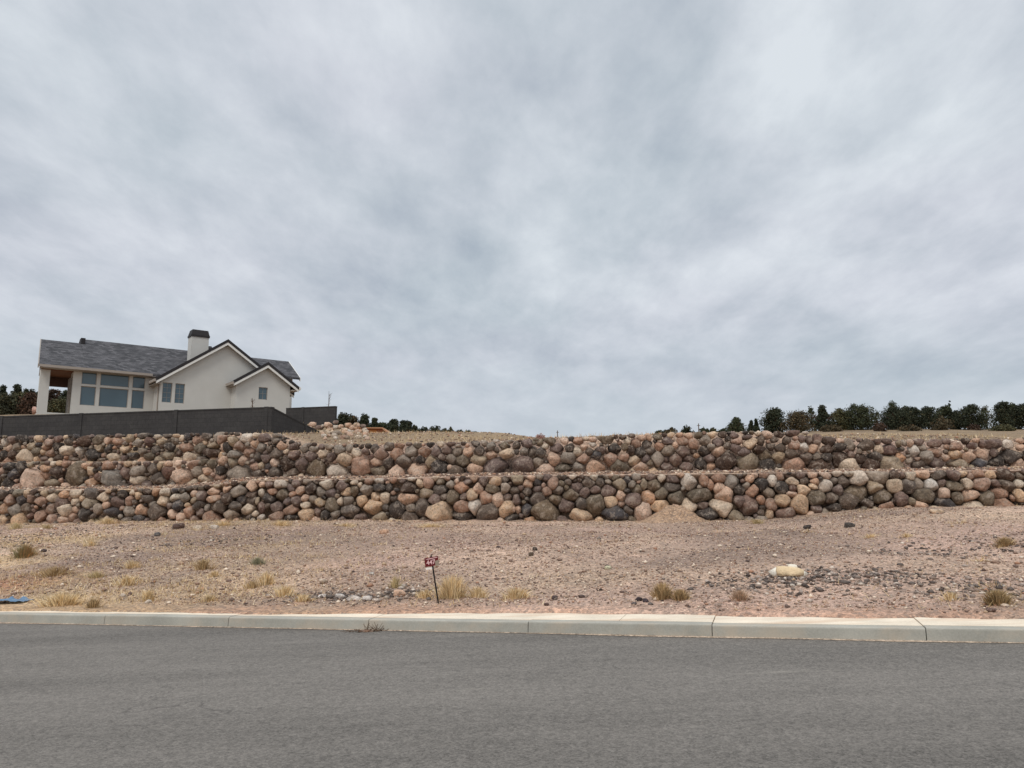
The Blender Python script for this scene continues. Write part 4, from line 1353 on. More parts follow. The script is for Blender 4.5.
GR = (64, 68, 48); DG = (54, 58, 43); BR = (80, 71, 53); OL = (82, 80, 56); RB = (76, 61, 50)
T_ = [
 # right skyline: px, top, width, distance, label, shape, colour
 (736, 417, 24, 98, 'cone-shaped juniper standing alone, leftmost sizeable tree of the right skyline', 'cone', GR),
 (751, 420, 8, 97, 'small juniper forming the left tip of a twin pair', 'cone', DG),
 (756, 418.5, 7, 97.5, 'small pointed juniper forming the taller right tip of a twin pair', 'cone', GR),
 (773, 407.5, 23, 96, 'broad dark juniper with a flat left shoulder, first big crown on the right skyline', 'round', DG),
 (797, 411, 22, 94, 'brownish rounded shrubby juniper between two dark junipers', 'round', BR),
 (811, 405, 12, 100, 'thin open pine with sky showing through its lower crown', 'open', GR),
 (822, 405, 24, 97, 'dark pointed juniper sloping down to its right', 'cone', DG),
 (834, 411.5, 14, 99, 'sparse small pine with loose top behind the low junipers', 'open', OL),
 (843, 408.5, 17, 96, 'olive juniper with a small rounded peak left of a larger one', 'round', OL),
 (860, 404.5, 25, 95, 'large round-topped dark olive juniper', 'round', GR),
 (877, 411.5, 15, 99, 'loose wispy juniper in the gap left of the tallest tree', 'open', OL),
 (893, 399.5, 18, 97, 'tallest skyline pine with a flat layered top', 'open', GR),
 (895, 407, 25, 94, 'wide dark juniper filling in under the flat-topped pine', 'round', DG),
 (905, 405.5, 12, 99, 'dark juniper directly right of the flat-topped pine', 'round', GR),
 (914, 406.5, 15, 97, 'round dark juniper in the closed part of the skyline', 'round', DG),
 (927, 405.5, 16, 95, 'dome-shaped dark juniper ending the closed row', 'round', DG),
 (943, 406, 17, 98, 'dark juniper with a smooth dome behind a brown shrub', 'round', GR),
 (948.5, 400.5, 3.5, 99, 'thin spire of a young pine poking above the junipers', 'open', DG),
 (955, 410.5, 13, 97, 'low dark juniper filling the dip right of the thin spire', 'round', DG),
 (969, 404.5, 23, 95, 'big dark juniper with a slanting right shoulder', 'round', DG),
 (985, 405, 15, 99, 'half-bare juniper with a see-through grey crown', 'open', OL),
 (1002, 400.5, 16, 96, 'tall dark juniper with a knobbly double top near the right edge', 'round', DG),
 (1012, 402, 12, 99, 'dark juniper just right of the double-topped one', 'round', GR),
 (1024, 402.5, 18, 96, 'dark juniper cut by the right edge of the view', 'round', DG),
 (1046, 404, 22, 97, 'dark juniper beyond the right edge of the view', 'round', GR),
 (1072, 403, 24, 96, 'second dark juniper beyond the right edge of the view', 'round', DG),
 # middle skyline
 (343, 411.5, 16, 74, 'flat-topped dark juniper touching the far block fence', 'round', DG),
 (353, 414.5, 20, 76, 'small brownish juniper second from the far block fence', 'round', BR),
 (364, 413, 25, 75, 'pointed dark juniper behind the rubble pile', 'cone', DG),
 (374, 417, 19, 77, 'small conical juniper right of the pointed one, behind the shed', 'cone', GR),
 (383, 421.5, 18, 78, 'little dark juniper in the gap above the shed roof end', 'round', GR),
 (393, 418.5, 13, 72, 'dark juniper with a rounded top, left half of a broad clump', 'round', DG),
 (405, 420, 17, 74, 'broad low juniper, right half of the broad clump', 'round', DG),
 (414, 425, 9, 76, 'tapering juniper closing the broad clump on its right', 'round', GR),
 # left background
 (-14, 386, 22, 80, 'dark pine beyond the left edge of the view', 'round', DG),
 (4, 384.5, 17, 82, 'pointed dark pine at the left edge above the fence', 'cone', DG),
 (18, 383.5, 19, 81, 'taller dark pine left of the house', 'cone', DG),
 (27, 388, 14, 84, 'narrow pine behind the taller one left of the house', 'cone', GR),
 (33, 388.5, 13, 83, 'small dark pine next to the patio column', 'round', DG),
 (40, 390.5, 13, 85, 'pine partly hidden by the patio column', 'round', GR),
 (6, 394, 30, 76, 'broad olive-brown juniper low behind the fence at the left', 'round', (62, 62, 46)),
 (20, 391, 22, 77, 'greener juniper low behind the fence, left of the house', 'round', OL),
 (30, 391, 16, 76, 'reddish-brown dry juniper beside the greener one', 'round', (80, 62, 50)),
 (53, 388.5, 15, 88, 'dark tree seen through the patio, left one', 'round', RB),
 (60, 388.5, 10, 90, 'brownish tree in the middle of the patio opening', 'open', RB),
 (67, 389.5, 14, 88, 'dark tree seen through the patio, beside its stone-faced wall', 'round', DG),
 (61, 399, 24, 82, 'low olive juniper seen through the patio opening', 'round', OL),
]
for i, (px, tp, w, Y, lab, sh, colr) in enumerate(T_):
    tree(px, tp, w, Y, lab, sh, colr, seed=i, dens=1.15)
SH_ = [
 (659, 429.5, 10, 100, 'lowest dark shrub of the right skyline, farthest left', DG),
 (671, 426.5, 13, 100, 'wide low dark shrub on the crest, second from the left', BR),
 (687, 424.5, 11, 101, 'rounded dark shrub left of the thin utility pole', DG),
 (705, 426.8, 10, 100, 'low dark shrub just right of the thin utility pole', GR),
 (712.5, 426.8, 6, 101, 'tiny round shrub right of the low dark one', OL),
 (722, 428, 9, 99, 'small low shrub at the foot of the lone cone-shaped juniper', GR),
 (425, 426, 11, 92, 'dark shrub left of the widest one on the middle skyline', DG),
 (436, 424.8, 15, 90, 'widest dark shrub on the middle skyline', DG),
 (445, 427.5, 10, 93, 'dark shrub touching the widest one on its right', DG),
 (451, 426.5, 6, 94, 'small pale-topped bush on the middle skyline', OL),
 (459.5, 429, 10, 95, 'low dark shrub third from the right on the middle skyline', DG),
 (469, 429.6, 9, 96, 'low dark shrub second from the right on the middle skyline', GR),
 (476, 430.6, 8, 97, 'smallest shrub, right end of the middle skyline', GR),
 (941, 415, 16, 90, 'low brown leafless shrub in front of the dark junipers', BR),
 (973, 423.5, 9, 88, 'small reddish-brown shrub in front of the big dark juniper', RB),
 (880, 421, 10, 89, 'small rusty shrub in the gap beside the flat-topped pine', RB),
 (832, 423, 14, 90, 'low grey-brown brush under the sparse pine', BR),
 (1003, 426, 14, 86, 'low tan brush under the double-topped juniper', OL),
 (909, 425, 15, 87, 'low brown brush at the edge of the field under the dark row', BR),
]
for i, (px, tp, w, Y, lab, colr) in enumerate(SH_):
    tree(px, tp, w, Y, lab, 'round', colr, seed=200 + i, dens=0.8, grp='low shrubs on the skyline', name='shrub', cat='shrub')


def sapling(px, py0, py1, Y, lab, spread=0.4):
    X, _, z1 = hit(px, py0, Y)
    _, _, z0 = hit(px, py1, Y)
    root = empty('bare_sapling', (X, Y, z0))
    tag(root, lab, 'sapling', 'bare saplings by the fences')
    q = MB()
    H = z1 - z0
    q.tube((0, 0, 0), (0.02, 0, H * .5), .035, .025, 6)
    q.tube((.02, 0, H * .49), (0, 0, H), .025, .008, 5)
    q.build('trunk', M_TWIG, root)
    r = random.Random(int(px))
    q = MB()
    for k in range(16):
        h0 = H * r.uniform(.3, .85)
        a = r.uniform(0, 6.28)
        q.tube((0.01, 0, h0), (math.cos(a) * spread * r.uniform(.4, 1) * .6, math.sin(a) * spread * .5, h0 + H * r.uniform(.08, .25)), .011, .004, 4)
    q.build('twigs', M_TWIG, root)


sapling(329, 391, 412, 52, 'thin bare sapling rising behind the far block fence', 0.45)
sapling(252.5, 398, 414, 40, 'small bare sapling in front of the small gable', 0.3)


def pole(px, py0, py1, Y, lab):
    X, _, z1 = hit(px, py0, Y); z0 = hit(px, py1, Y)[2]
    root = empty('utility_pole', (X, Y, z0 - 1))
    tag(root, lab, 'utility pole', 'far utility poles')
    q = MB(); q.tube((0, 0, 0), (0, 0, z1 - z0 + 1), .09, .07, 8); q.build('pole', M_TWIG, root)
    q = MB(); q.box(-.28, .28, -.04, .04, z1 - z0 + .6, z1 - z0 + .68); q.build('crossarm', M_TWIG, root)


pole(698.5, 423.5, 431, 130, 'thin utility pole between low shrubs on the right skyline')
pole(557.5, 430.5, 438, 150, 'tiny utility pole above the middle of the wall crest')

# low shed behind the rubble
sx0, _, sz1 = hit(357, 427.6, 58)
sx1 = hit(382, 427.6, 58)[0]
sx2, _, sz0 = hit(390, 435.5, 58)
shed = empty('shed', (sx0, 58, sz0 - 1.0))
tag(shed, 'low reddish-brown shed with a pale roof edge behind the rubble pile', 'shed')
hh = sz1 - sz0 + 1.0
q = MB(); q.prism([(0, 0), (sx2 - sx0 - .2, 0), (sx2 - sx0 - .2, 1.0), (sx1 - sx0, hh - .08), (0, hh - .08)], 0, 2.5, 'y'); q.build('wall', M_SHED, shed)
q = MB()
q.prism([(-.15, hh - .078), (sx1 - sx0 + .02, hh - .078), (sx2 - sx0, .95), (sx2 - sx0 + .1, 1.02), (sx1 - sx0 + .08, hh), (-.15, hh)], -.2, 2.7, 'y')
q.build('roof', simple('pale_roof_edge', (178, 132, 100), 0.1, 3), shed)
q = MB(); q.box(1.0, 1.5, -.03, -.003, hh - .42, hh - .15); q.build('door', simple('orange_door', (170, 108, 58), 0.1, 3), shed)

# pinkish bush on the wall crest
X_, Y_, Z_ = hit(540.5, 437, 24.0)
root = empty('dry_bush', (X_, Y_, Z_ - .08))
tag(root, 'small pinkish dry bush on the wall crest, breaking the skyline in the middle', 'bush')
r_ = np.random.default_rng(5)
V, Fc, P = leaf_cloud(np.array([[0, 0, .1], [.07, 0, .08], [-.07, 0, .09]]), np.array([.1, .08, .08]), 300, .03, r_)
link_mesh('twigs', V, Fc, M_GRASS, root, col=np.tile(lin((176, 138, 126))[:3], (len(V), 1)))


# ------------------------------------------------------------------ stones on the ground
def stone(name, px, py, w, h, colour, label, cat='stone', grp=None, ang=10.0, Y=None, mat=None, seed=0):
    if Y is None:
        P = ground_point(px, py + h * 0.3)
    else:
        P = (hit(px, py, Y)[0], Y, hit(px, py + h * .4, Y)[2])
    sc = P[1] / F
    a, c = w * sc / 2, h * sc / 2
    r = random.Random(seed + int(px * 7 + py))
    pl = []
    for k in range(11):
        n = np.array([r.gauss(0, 1), r.gauss(0, 1), r.gauss(0, 1)])
        n /= np.linalg.norm(n)
        s = 1 / math.sqrt((n[0] / a) ** 2 + (n[1] / (a * .8)) ** 2 + (n[2] / c) ** 2)
        pl.append((n, s * r.uniform(.82, 1.02)))
    for n, d in (((1, 0, 0), a), ((-1, 0, 0), a), ((0, 0, 1), c), ((0, 0, -1), c), ((0, -1, 0), a * .8), ((0, 1, 0), a * .8)):
        pl.append((np.array(n, float), d))
    v, f = rock_shape(3 if w > 8 else 2, pl, p=ang, rough=.04, seed=int(px * 13 + py))
    o = link_mesh(name, v, f, mat or M_ROCK, smooth=True, loc=(P[0], P[1] + a * .3, P[2] + c * .55), col=jitter_colour(colour, .03))
    tag(o, label, cat, grp)
    return o


def ground_point(px, py, lo_=4.0, hi_=26.0):
    d = ray(px, py)
    ys = np.linspace(lo_, hi_, 500)
    xs = d[0] / d[1] * ys
    zs = EYE + d[2] / d[1] * ys
    tz = terrain_z(xs, ys)
    k = np.argmax(zs < tz)
    return (float(xs[k]), float(ys[k]), float(tz[k]))


ST = [
 (400, 594.5, 13, 8, PAL['P'], 'pale rounded stone near the kerb, left of the leaning sign post'),
 (384, 532, 11, 5, PAL['P'], 'flat tan stone lying alone high on the slope below the wall'),
 (403, 587, 5, 4, PAL['w'], 'small whitish stone just above the pale rounded stone'),
 (386, 598, 5, 4, PAL['w'], 'small pinkish-white stone left of the pale rounded stone'),
 (323, 582.5, 11, 5, PAL['w'], 'bright white angular stone above the broken concrete pieces'),
 (371, 574, 5, 3.5, PAL['w'], 'small white stone on open gravel above the concrete pieces'),
 (122, 596, 6, 5, PAL['w'], 'small white stone above the kerb among straw at the left'),
 (148, 602, 8, 4.5, PAL['w'], 'white flat stone close to the kerb at the left'),
 (851.5, 525.5, 11, 6, (84, 82, 80), 'dark grey stone in front of the wall foot at the right'),
 (807.5, 527.5, 8, 5, (66, 58, 55), 'small blackish stone left of the dark grey one near the wall foot'),
 (554.5, 598.5, 7, 6, (78, 62, 66), 'purple-brown angular stone near the kerb, right of the straw clump'),
 (546.5, 605, 6, 3.5, (96, 74, 70), 'small flat purple-brown stone by the pavement edge'),
 (582, 597, 10, 3.5, (92, 74, 70), 'flat brown stone between two straw clumps near the kerb'),
 (601, 590.5, 4, 3, (66, 56, 54), 'tiny dark stone on plain gravel in the middle of the lot'),
 (535, 549.5, 6, 5, (80, 70, 62), 'dark stone in a small cluster on the upper slope, right of centre'),
 (531, 555, 6, 5, (98, 86, 72), 'brown stone lower in the small cluster on the upper slope'),
 (599, 538.5, 5, 3, (72, 64, 62), 'small dark stone below the wall in the middle'),
 (608, 568, 8, 4, (196, 186, 146), 'yellowish pale stone on the open gravel, middle right'),
 (793, 586, 5, 4, PAL['w'], 'small white stone under the broken tan foam block'),
 (1004, 587, 6, 3, PAL['w'], 'white stone above the bushy tumbleweed at the right'),
 (948, 589, 6, 4, PAL['T'], 'cream stone left of the bushy tumbleweed at the right'),
 (992, 611, 12, 5, (120, 96, 90), 'flat mauve stone between the right tumbleweed and pavement'),
 (43, 551, 6, 4, (72, 60, 66), 'dark violet stone right of the large tumbleweed at the left'),
 (157, 534.5, 6, 5, (98, 98, 100), 'grey stone near the wall foot at the left'),
 (181, 564, 6, 3.5, PAL['P'], 'pinkish stone left of the olive straw clump'),
 (176, 527, 14, 7, (104, 78, 68), 'brown lump of earth at the wall foot on the left'),
 (212, 527.5, 10, 5, PAL['w'], 'whitish stone at the wall foot next to the yellow grass'),
 (196, 528, 9, 4.5, PAL['T'], 'cream stone at the wall foot left of the whitish one'),
 (936, 512, 16, 5, PAL['T'], 'long cream stone half buried before the right end of the wall'),
 (965, 522, 7, 3.5, PAL['T'], 'cream stone on the dark soil before the right end of the wall'),
]
for i, (px, py, w, h, c, lab) in enumerate(ST):
    stone('stone', px, py, w, h, c, lab, 'stone', 'loose stones on the lot', ang=12, seed=i)
for k, (px, py, w, h) in enumerate([(639, 600.5, 7, 5), (646, 601.5, 6, 4.5), (650.5, 604, 6, 3.5), (634, 604.5, 6, 3)]):
    stone('lava_stone', px, py, w, h, (70, 60, 68), ['dark purple stone, upper left of the little heap by the kerb', 'dark purple stone, middle of the little heap by the kerb',
          'dark purple stone, right end of the little heap by the kerb', 'low reddish-purple stone, left end of the little heap by the kerb'][k], 'stone', 'heap of dark stones by the kerb', ang=14)
CP = [(340, 597, 14, 5), (352, 598.5, 22, 5.5), (366, 599.5, 16, 5), (322, 596.5, 9, 4), (376, 600.5, 12, 3.5)]
for k, (px, py, w, h) in enumerate(CP):
    stone('concrete_piece', px, py, w, h, (190, 182, 174), ['pale broken concrete slab with a dark gap, second from the left', 'largest pale broken concrete slab near the kerb',
          'pale concrete piece right of the largest slab', 'small pale concrete piece at the left end of the broken slabs', 'thin pale concrete piece at the right end of the broken slabs'][k],
          'concrete piece', 'broken concrete near the kerb', ang=16)

# rubble pile behind the side fence
r_ = random.Random(21)
rub = [(r_.uniform(316, 366), r_.uniform(424, 440), r_.uniform(3.5, 7), r_.uniform(3, 4.6), PAL[r_.choice('PTTwGmPw')]) for _ in range(44)]
for (px, py, w, h, c) in [(312, 424, 8, 5, 'P'), (328, 424, 9, 5, 'P'), (340, 426, 8, 4, 'P'), (320, 427, 10, 4, 'm'), (336, 433, 11, 6, 'G'), (345, 430, 8, 6, 'T'), (352, 427, 7, 5, 'P'),
                          (350, 434, 8, 6, 'P'), (357, 431, 7, 5, 'P'), (343, 437, 9, 5, 'p'), (358, 437, 8, 5, 'T'), (338, 440, 9, 6, 'w'), (365, 434, 6, 5, 'P'), (351, 439, 7, 4, 'P'),
                          (331, 429, 7, 4, 'P'), (348, 424.5, 7, 4, 'P'), (362, 439.5, 7, 4, 'T'), (327, 432, 7, 4, 'T'), (367, 438, 6, 4, 'P'), (335, 421.8, 7, 3.5, 'm'), (309, 427.5, 6, 4, 'P')]:
    rub.append((px, py, w, h, PAL[c]))
RUBL = 'angular rubble stone in the loose pale heap beside the far block fence'
for k, (px, py, w, h, c) in enumerate(rub):
    Yr = min(ground_point(px, py + 2.0, 27, 50)[1], 46.0)
    if Yr < 27.5:
        Yr = 46.0
    stone('rubble_stone', px, py, w * 1.0, h * 1.15, c, RUBL, 'stone', 'rubble heap beside the far block fence', Y=Yr, ang=22)['group'] = 'rubble heap beside the far block fence'
# boulder behind trees at far left
stone('rock', 34.5, 409, 6, 9, (176, 138, 126), 'pinkish rock outcrop left of the patio column', 'rock', Y=72, ang=12)

# broken foam block
P = ground_point(790, 578)
root = empty('foam_block', P)
tag(root, 'broken tan foam block with ragged whitish edges lying on dark gravel', 'foam block')
v, f = rock_shape(3, [(np.array(n, float), d) for n, d in (((1, .1, .2), .21), ((-1, 0, .1), .20), ((0, -1, .5), .07), ((0, 1, .2), .12), ((.1, 0, 1), .045), ((0, 0, -1), .06), ((1, -1, 0), .17), ((-1, 1, .3), .17))], p=12, rough=.05, seed=4)
link_mesh('core', v * np.array([.95, 1.1, 1.1]) + np.array([.01, .02, .095]), f, M_FOAM, root, smooth=True)
v, f = rock_shape(3, [(np.array(n, float), d) for n, d in (((1, .1, .0), .235), ((-1, 0, .05), .24), ((1, 0, 1), .17), ((-1, 0, 1), .18), ((.3, 1, 1), .1), ((0, -1, .2), .09), ((0, 1, .0), .14), ((.0, 0, 1), .04), ((0, 0, -1), .05), ((-1, -1, 0), .19), ((1, 1, .3), .19))], p=14, rough=.16, seed=9)
link_mesh('rim', v * np.array([1.0, 1.2, 1.55]) + np.array([-.01, .08, .06]), f, M_FOAMW, root, smooth=True)
v, f = rock_shape(2, [(np.array(n, float), d) for n, d in (((1, .1, .2), .07), ((-1, 0, .1), .06), ((0, -1, .5), .04), ((0, 1, .2), .05), ((.1, 0, 1), .035), ((0, 0, -1), .03))], p=9, rough=.1, seed=14)
link_mesh('flap', v + np.array([.07, .08, .14]), f, M_FOAMW, root, smooth=True)

# blue scrap at the left edge
root = empty('blue_scrap', ground_point(12, 603))
tag(root, 'crumpled blue plastic sheet scrap by the kerb at the left edge', 'plastic sheet')
g = 14
xs, ys = np.meshgrid(np.linspace(-.30, .26, 2 * g), np.linspace(-.12, .16, g))
zs = .03 + .10 * np.abs(fbm(xs * 9, ys * 11, 3)) * (1 - (xs / .34) ** 2)
sx_ = xs + .04 * vnoise(ys * 14, xs * 3)
V = np.stack([sx_, ys + .05 * vnoise(xs * 12, ys * 3), zs], -1).reshape(-1, 3)
i = np.arange(g - 1)[:, None] * 2 * g + np.arange(2 * g - 1)[None, :]
o = link_mesh('sheet', V, np.stack([i, i + 1, i + 2 * g + 1, i + 2 * g], -1).reshape(-1, 4), M_BLUE, root)
mo = o.modifiers.new('thickness', 'SOLIDIFY'); mo.thickness = .003


# ------------------------------------------------------------------ dry grass
def blades(n, r, rx, ry, h, wid, colours, lean=0.8, curve=0.35, seg=2):
    """n curved blades springing from an elliptical foot"""
    t = np.abs(r.normal(size=n)) * .55
    a = r.random(n) * 6.283
    bx, by = np.cos(a) * rx * t * .55, np.sin(a) * ry * t * .55
    ln = h * (0.25 + 0.85 * r.random(n)) * np.clip(1 - .22 * t * t, .35, 1)
    ox, oy = np.cos(a) * rx * t * lean * .6 + r.normal(size=n) * rx * .18, np.sin(a) * ry * t * lean * .6 + r.normal(size=n) * ry * .18
    V = []
    w = wid * (0.6 + .8 * r.random(n))
    sa = r.random(n) * 3.14
    sxv, syv = np.cos(sa) * w, np.sin(sa) * w
    pts = []
    for q in (0, .5, 1.0):
        x = bx + ox * q ** 1.4
        y = by + oy * q ** 1.4
        z = ln * (q - curve * q * q)
        pts.append((x, y, z))
    p0, p1, p2 = pts
    V = np.stack([np.stack([p0[0] - sxv, p0[1] - syv, p0[2] * 0 - .02], 1), np.stack([p0[0] + sxv, p0[1] + syv, p0[2] * 0 - .02], 1),
                  np.stack([p1[0] - sxv * .7, p1[1] - syv * .7, p1[2]], 1), np.stack([p1[0] + sxv * .7, p1[1] + syv * .7, p1[2]], 1),
                  np.stack([p2[0], p2[1], p2[2]], 1)], 1).reshape(-1, 3)
    b = np.arange(n)[:, None] * 5
    Fc = np.concatenate([b + np.array([0, 1, 3]), b + np.array([0, 3, 2]), b + np.array([2, 3, 4])]).reshape(-1, 3)
    cc = np.array([lin(c)[:3] for c in colours])[r.integers(0, len(colours), n)] * (0.75 + .5 * r.random((n, 1)))
    return V, Fc, np.repeat(cc, 5, 0)


STRAW = [(228, 202, 156), (214, 186, 140), (196, 166, 124), (236, 216, 178)]
BROWN = [(172, 146, 106), (190, 162, 120), (150, 124, 90), (202, 174, 132)]
OLIVE = [(186, 166, 122), (200, 178, 132), (206, 184, 142), (168, 148, 110)]
RUST = [(196, 148, 104), (184, 146, 100), (164, 142, 98), (144, 134, 94)]
GRASS = [
 (23, 550, 30, 17, RUST, 1.5, 'large bushy tumbleweed, greenish at its left and rusty at its right', 'tumbleweed'),
 (89, 542, 24, 10, STRAW, .5, 'faint pale straw tuft on the upper slope, right of the large bushy tumbleweed', 'dry_grass_clump'),
 (130, 564.5, 26, 10, STRAW, 1., 'golden straw clump halfway up the slope at the left', 'dry_grass_clump'),
 (125, 580, 28, 12, STRAW, .9, 'wide pale straw clump below the golden one at the left', 'dry_grass_clump'),
 (52, 571, 50, 12, BROWN, .8, 'wide flat brownish straw patch left of the golden clump', 'dry_grass_clump'),
 (95, 575, 34, 9, OLIVE, .6, 'thin olive straw between the flat brownish patch and the pale clump', 'dry_grass_clump'),
 (202, 564.5, 27, 12, BROWN, 1.3, 'dense olive-tan clump on the slope, left of the grey-green shrub', 'dry_grass_clump'),
 (214, 574, 14, 7, STRAW, .8, 'small tuft directly under the dense olive-tan clump', 'dry_grass_clump'),
 (58, 600, 64, 14, STRAW, 1., 'long straw mat just above the kerb at the left', 'dry_grass_clump'),
 (92, 603, 20, 11, BROWN, 1., 'rounded brown tuft at the right end of the long straw mat', 'dry_grass_clump'),
 (147, 595, 24, 14, STRAW, .9, 'feathery tan tuft above the white flat stone', 'dry_grass_clump'),
 (208, 598, 24, 9, STRAW, .6, 'faint straw tuft near the kerb, second from the long mat', 'dry_grass_clump'),
 (265, 579, 22, 15, STRAW, 1., 'upright tan tuft below the grey-green shrub', 'dry_grass_clump'),
 (251, 585, 18, 9, BROWN, .8, 'low tuft at the left foot of the upright tan tuft', 'dry_grass_clump'),
 (257, 561, 17, 9, [(150, 146, 118), (164, 158, 130), (132, 128, 104)], 1.1, 'small grey-green shrub alone on the slope', 'dry_grass_clump'),
 (284, 591, 28, 13, STRAW, 1., 'wide straw tuft near the kerb, left of the broken concrete', 'dry_grass_clump'),
 (303, 598, 22, 9, STRAW, .8, 'low straw tuft touching the broken concrete pieces', 'dry_grass_clump'),
 (395, 582, 16, 13, OLIVE, .6, 'loose yellow-green tuft above the pale rounded stone', 'dry_grass_clump'),
 (452, 587, 38, 26, STRAW, 1.8, 'tallest golden grass clump, right behind the leaning sign post', 'dry_grass_clump'),
 (424, 594, 22, 11, STRAW, .8, 'low straw tuft at the left foot of the sign post', 'dry_grass_clump'),
 (478, 592, 26, 13, STRAW, 1., 'low golden tuft joined to the right of the tallest clump', 'dry_grass_clump'),
 (517, 593, 32, 13, STRAW, 1.3, 'golden grass clump standing apart, right of the sign', 'dry_grass_clump'),
 (663, 590, 23, 20, BROWN, 1.6, 'taller left half of the brown tumbleweed pair near the kerb', 'tumbleweed'),
 (681, 594, 20, 13, BROWN, 1.3, 'lower right half of the brown tumbleweed pair near the kerb', 'tumbleweed'),
 (741, 595, 24, 12, [(186, 158, 132), (168, 140, 118), (200, 172, 144)], 1., 'greyish-brown tumbleweed near the kerb, below the concrete-coloured gravel', 'tumbleweed'),
 (1007, 540.5, 23, 12, BROWN, 1.2, 'small brown tumbleweed high on the slope at the right edge', 'tumbleweed'),
 (1000, 596, 32, 18, [(160, 138, 100), (178, 152, 112), (140, 120, 88), (192, 164, 124)], 1.7, 'large rounded tumbleweed near the kerb at the right edge', 'tumbleweed'),
 (872, 535.5, 22, 5, STRAW, .5, 'thin straw tuft on the upper slope, left of its twin at the right', 'dry_grass_clump'),
 (908, 535.5, 18, 5, STRAW, .5, 'thin straw tuft on the upper slope, right one of two', 'dry_grass_clump'),
 (952, 597, 22, 10, STRAW, .6, 'faint straw tuft left of the large rounded tumbleweed', 'dry_grass_clump'),
 (15, 525.5, 24, 8, OLIVE, .9, 'olive grass against the wall foot at the far left', 'dry_grass_clump'),
 (46, 526, 22, 6, OLIVE, .6, 'pale olive grass at the wall foot, second from the left', 'dry_grass_clump'),
 (106, 520.5, 34, 8, STRAW, 1., 'yellowish grass strip over the wall foot at the left', 'dry_grass_clump'),
 (222, 523, 40, 7, STRAW, .8, 'yellow grass strip at the wall foot near the whitish stone', 'dry_grass_clump'),
 (280, 523, 34, 7, STRAW, .8, 'straw tufts at the wall foot right of the yellow strip', 'dry_grass_clump'),
 (430, 525, 46, 5, STRAW, .6, 'thin straw line at the wall foot under the big tan boulder', 'dry_grass_clump'),
 (758, 521, 26, 6, OLIVE, .7, 'yellow-green tuft at the wall foot, right of the earth mound', 'dry_grass_clump'),
 (345, 524.5, 36, 5, STRAW, .6, 'thin straw line at the wall foot between yellow strip and big tan boulder', 'dry_grass_clump'),
]
for i, (px, py, w, h, cols, dens, lab, nm) in enumerate(GRASS):
    P = ground_point(px, py + h * .48)
    sc = P[1] / F
    r = np.random.default_rng(500 + i)
    if nm == 'tumbleweed':
        n = int(620 * dens)
        V, Fc, cc = blades(n, r, w * sc / 2, w * sc / 2.6, h * sc * 1.35, .0045, cols, lean=1.15, curve=.42)
    else:
        n = int(330 * dens * max(1, w / 26))
        V, Fc, cc = blades(n, r, w * sc / 2 * 1.1, w * sc / 4.5, h * sc * 1.45, .0042, cols, lean=1.0, curve=.38)
    if 'left at its' in lab or 'greenish at its left' in lab:
        gx = V[:, 0:1] / (w * sc / 2)
        gcol = np.array(lin((140, 130, 94))[:3])
        k = np.clip(.5 - gx, 0, 1)
        cc = cc * (1 - k) + gcol * k
    o = link_mesh(nm, V, Fc, M_GRASS, loc=(P[0], P[1] + w * sc * .1, P[2]), col=cc)
    tag(o, lab, 'tumbleweed' if nm == 'tumbleweed' else 'dry grass', 'tumbleweeds on the lot' if nm == 'tumbleweed' else 'dry grass clumps on the lot')


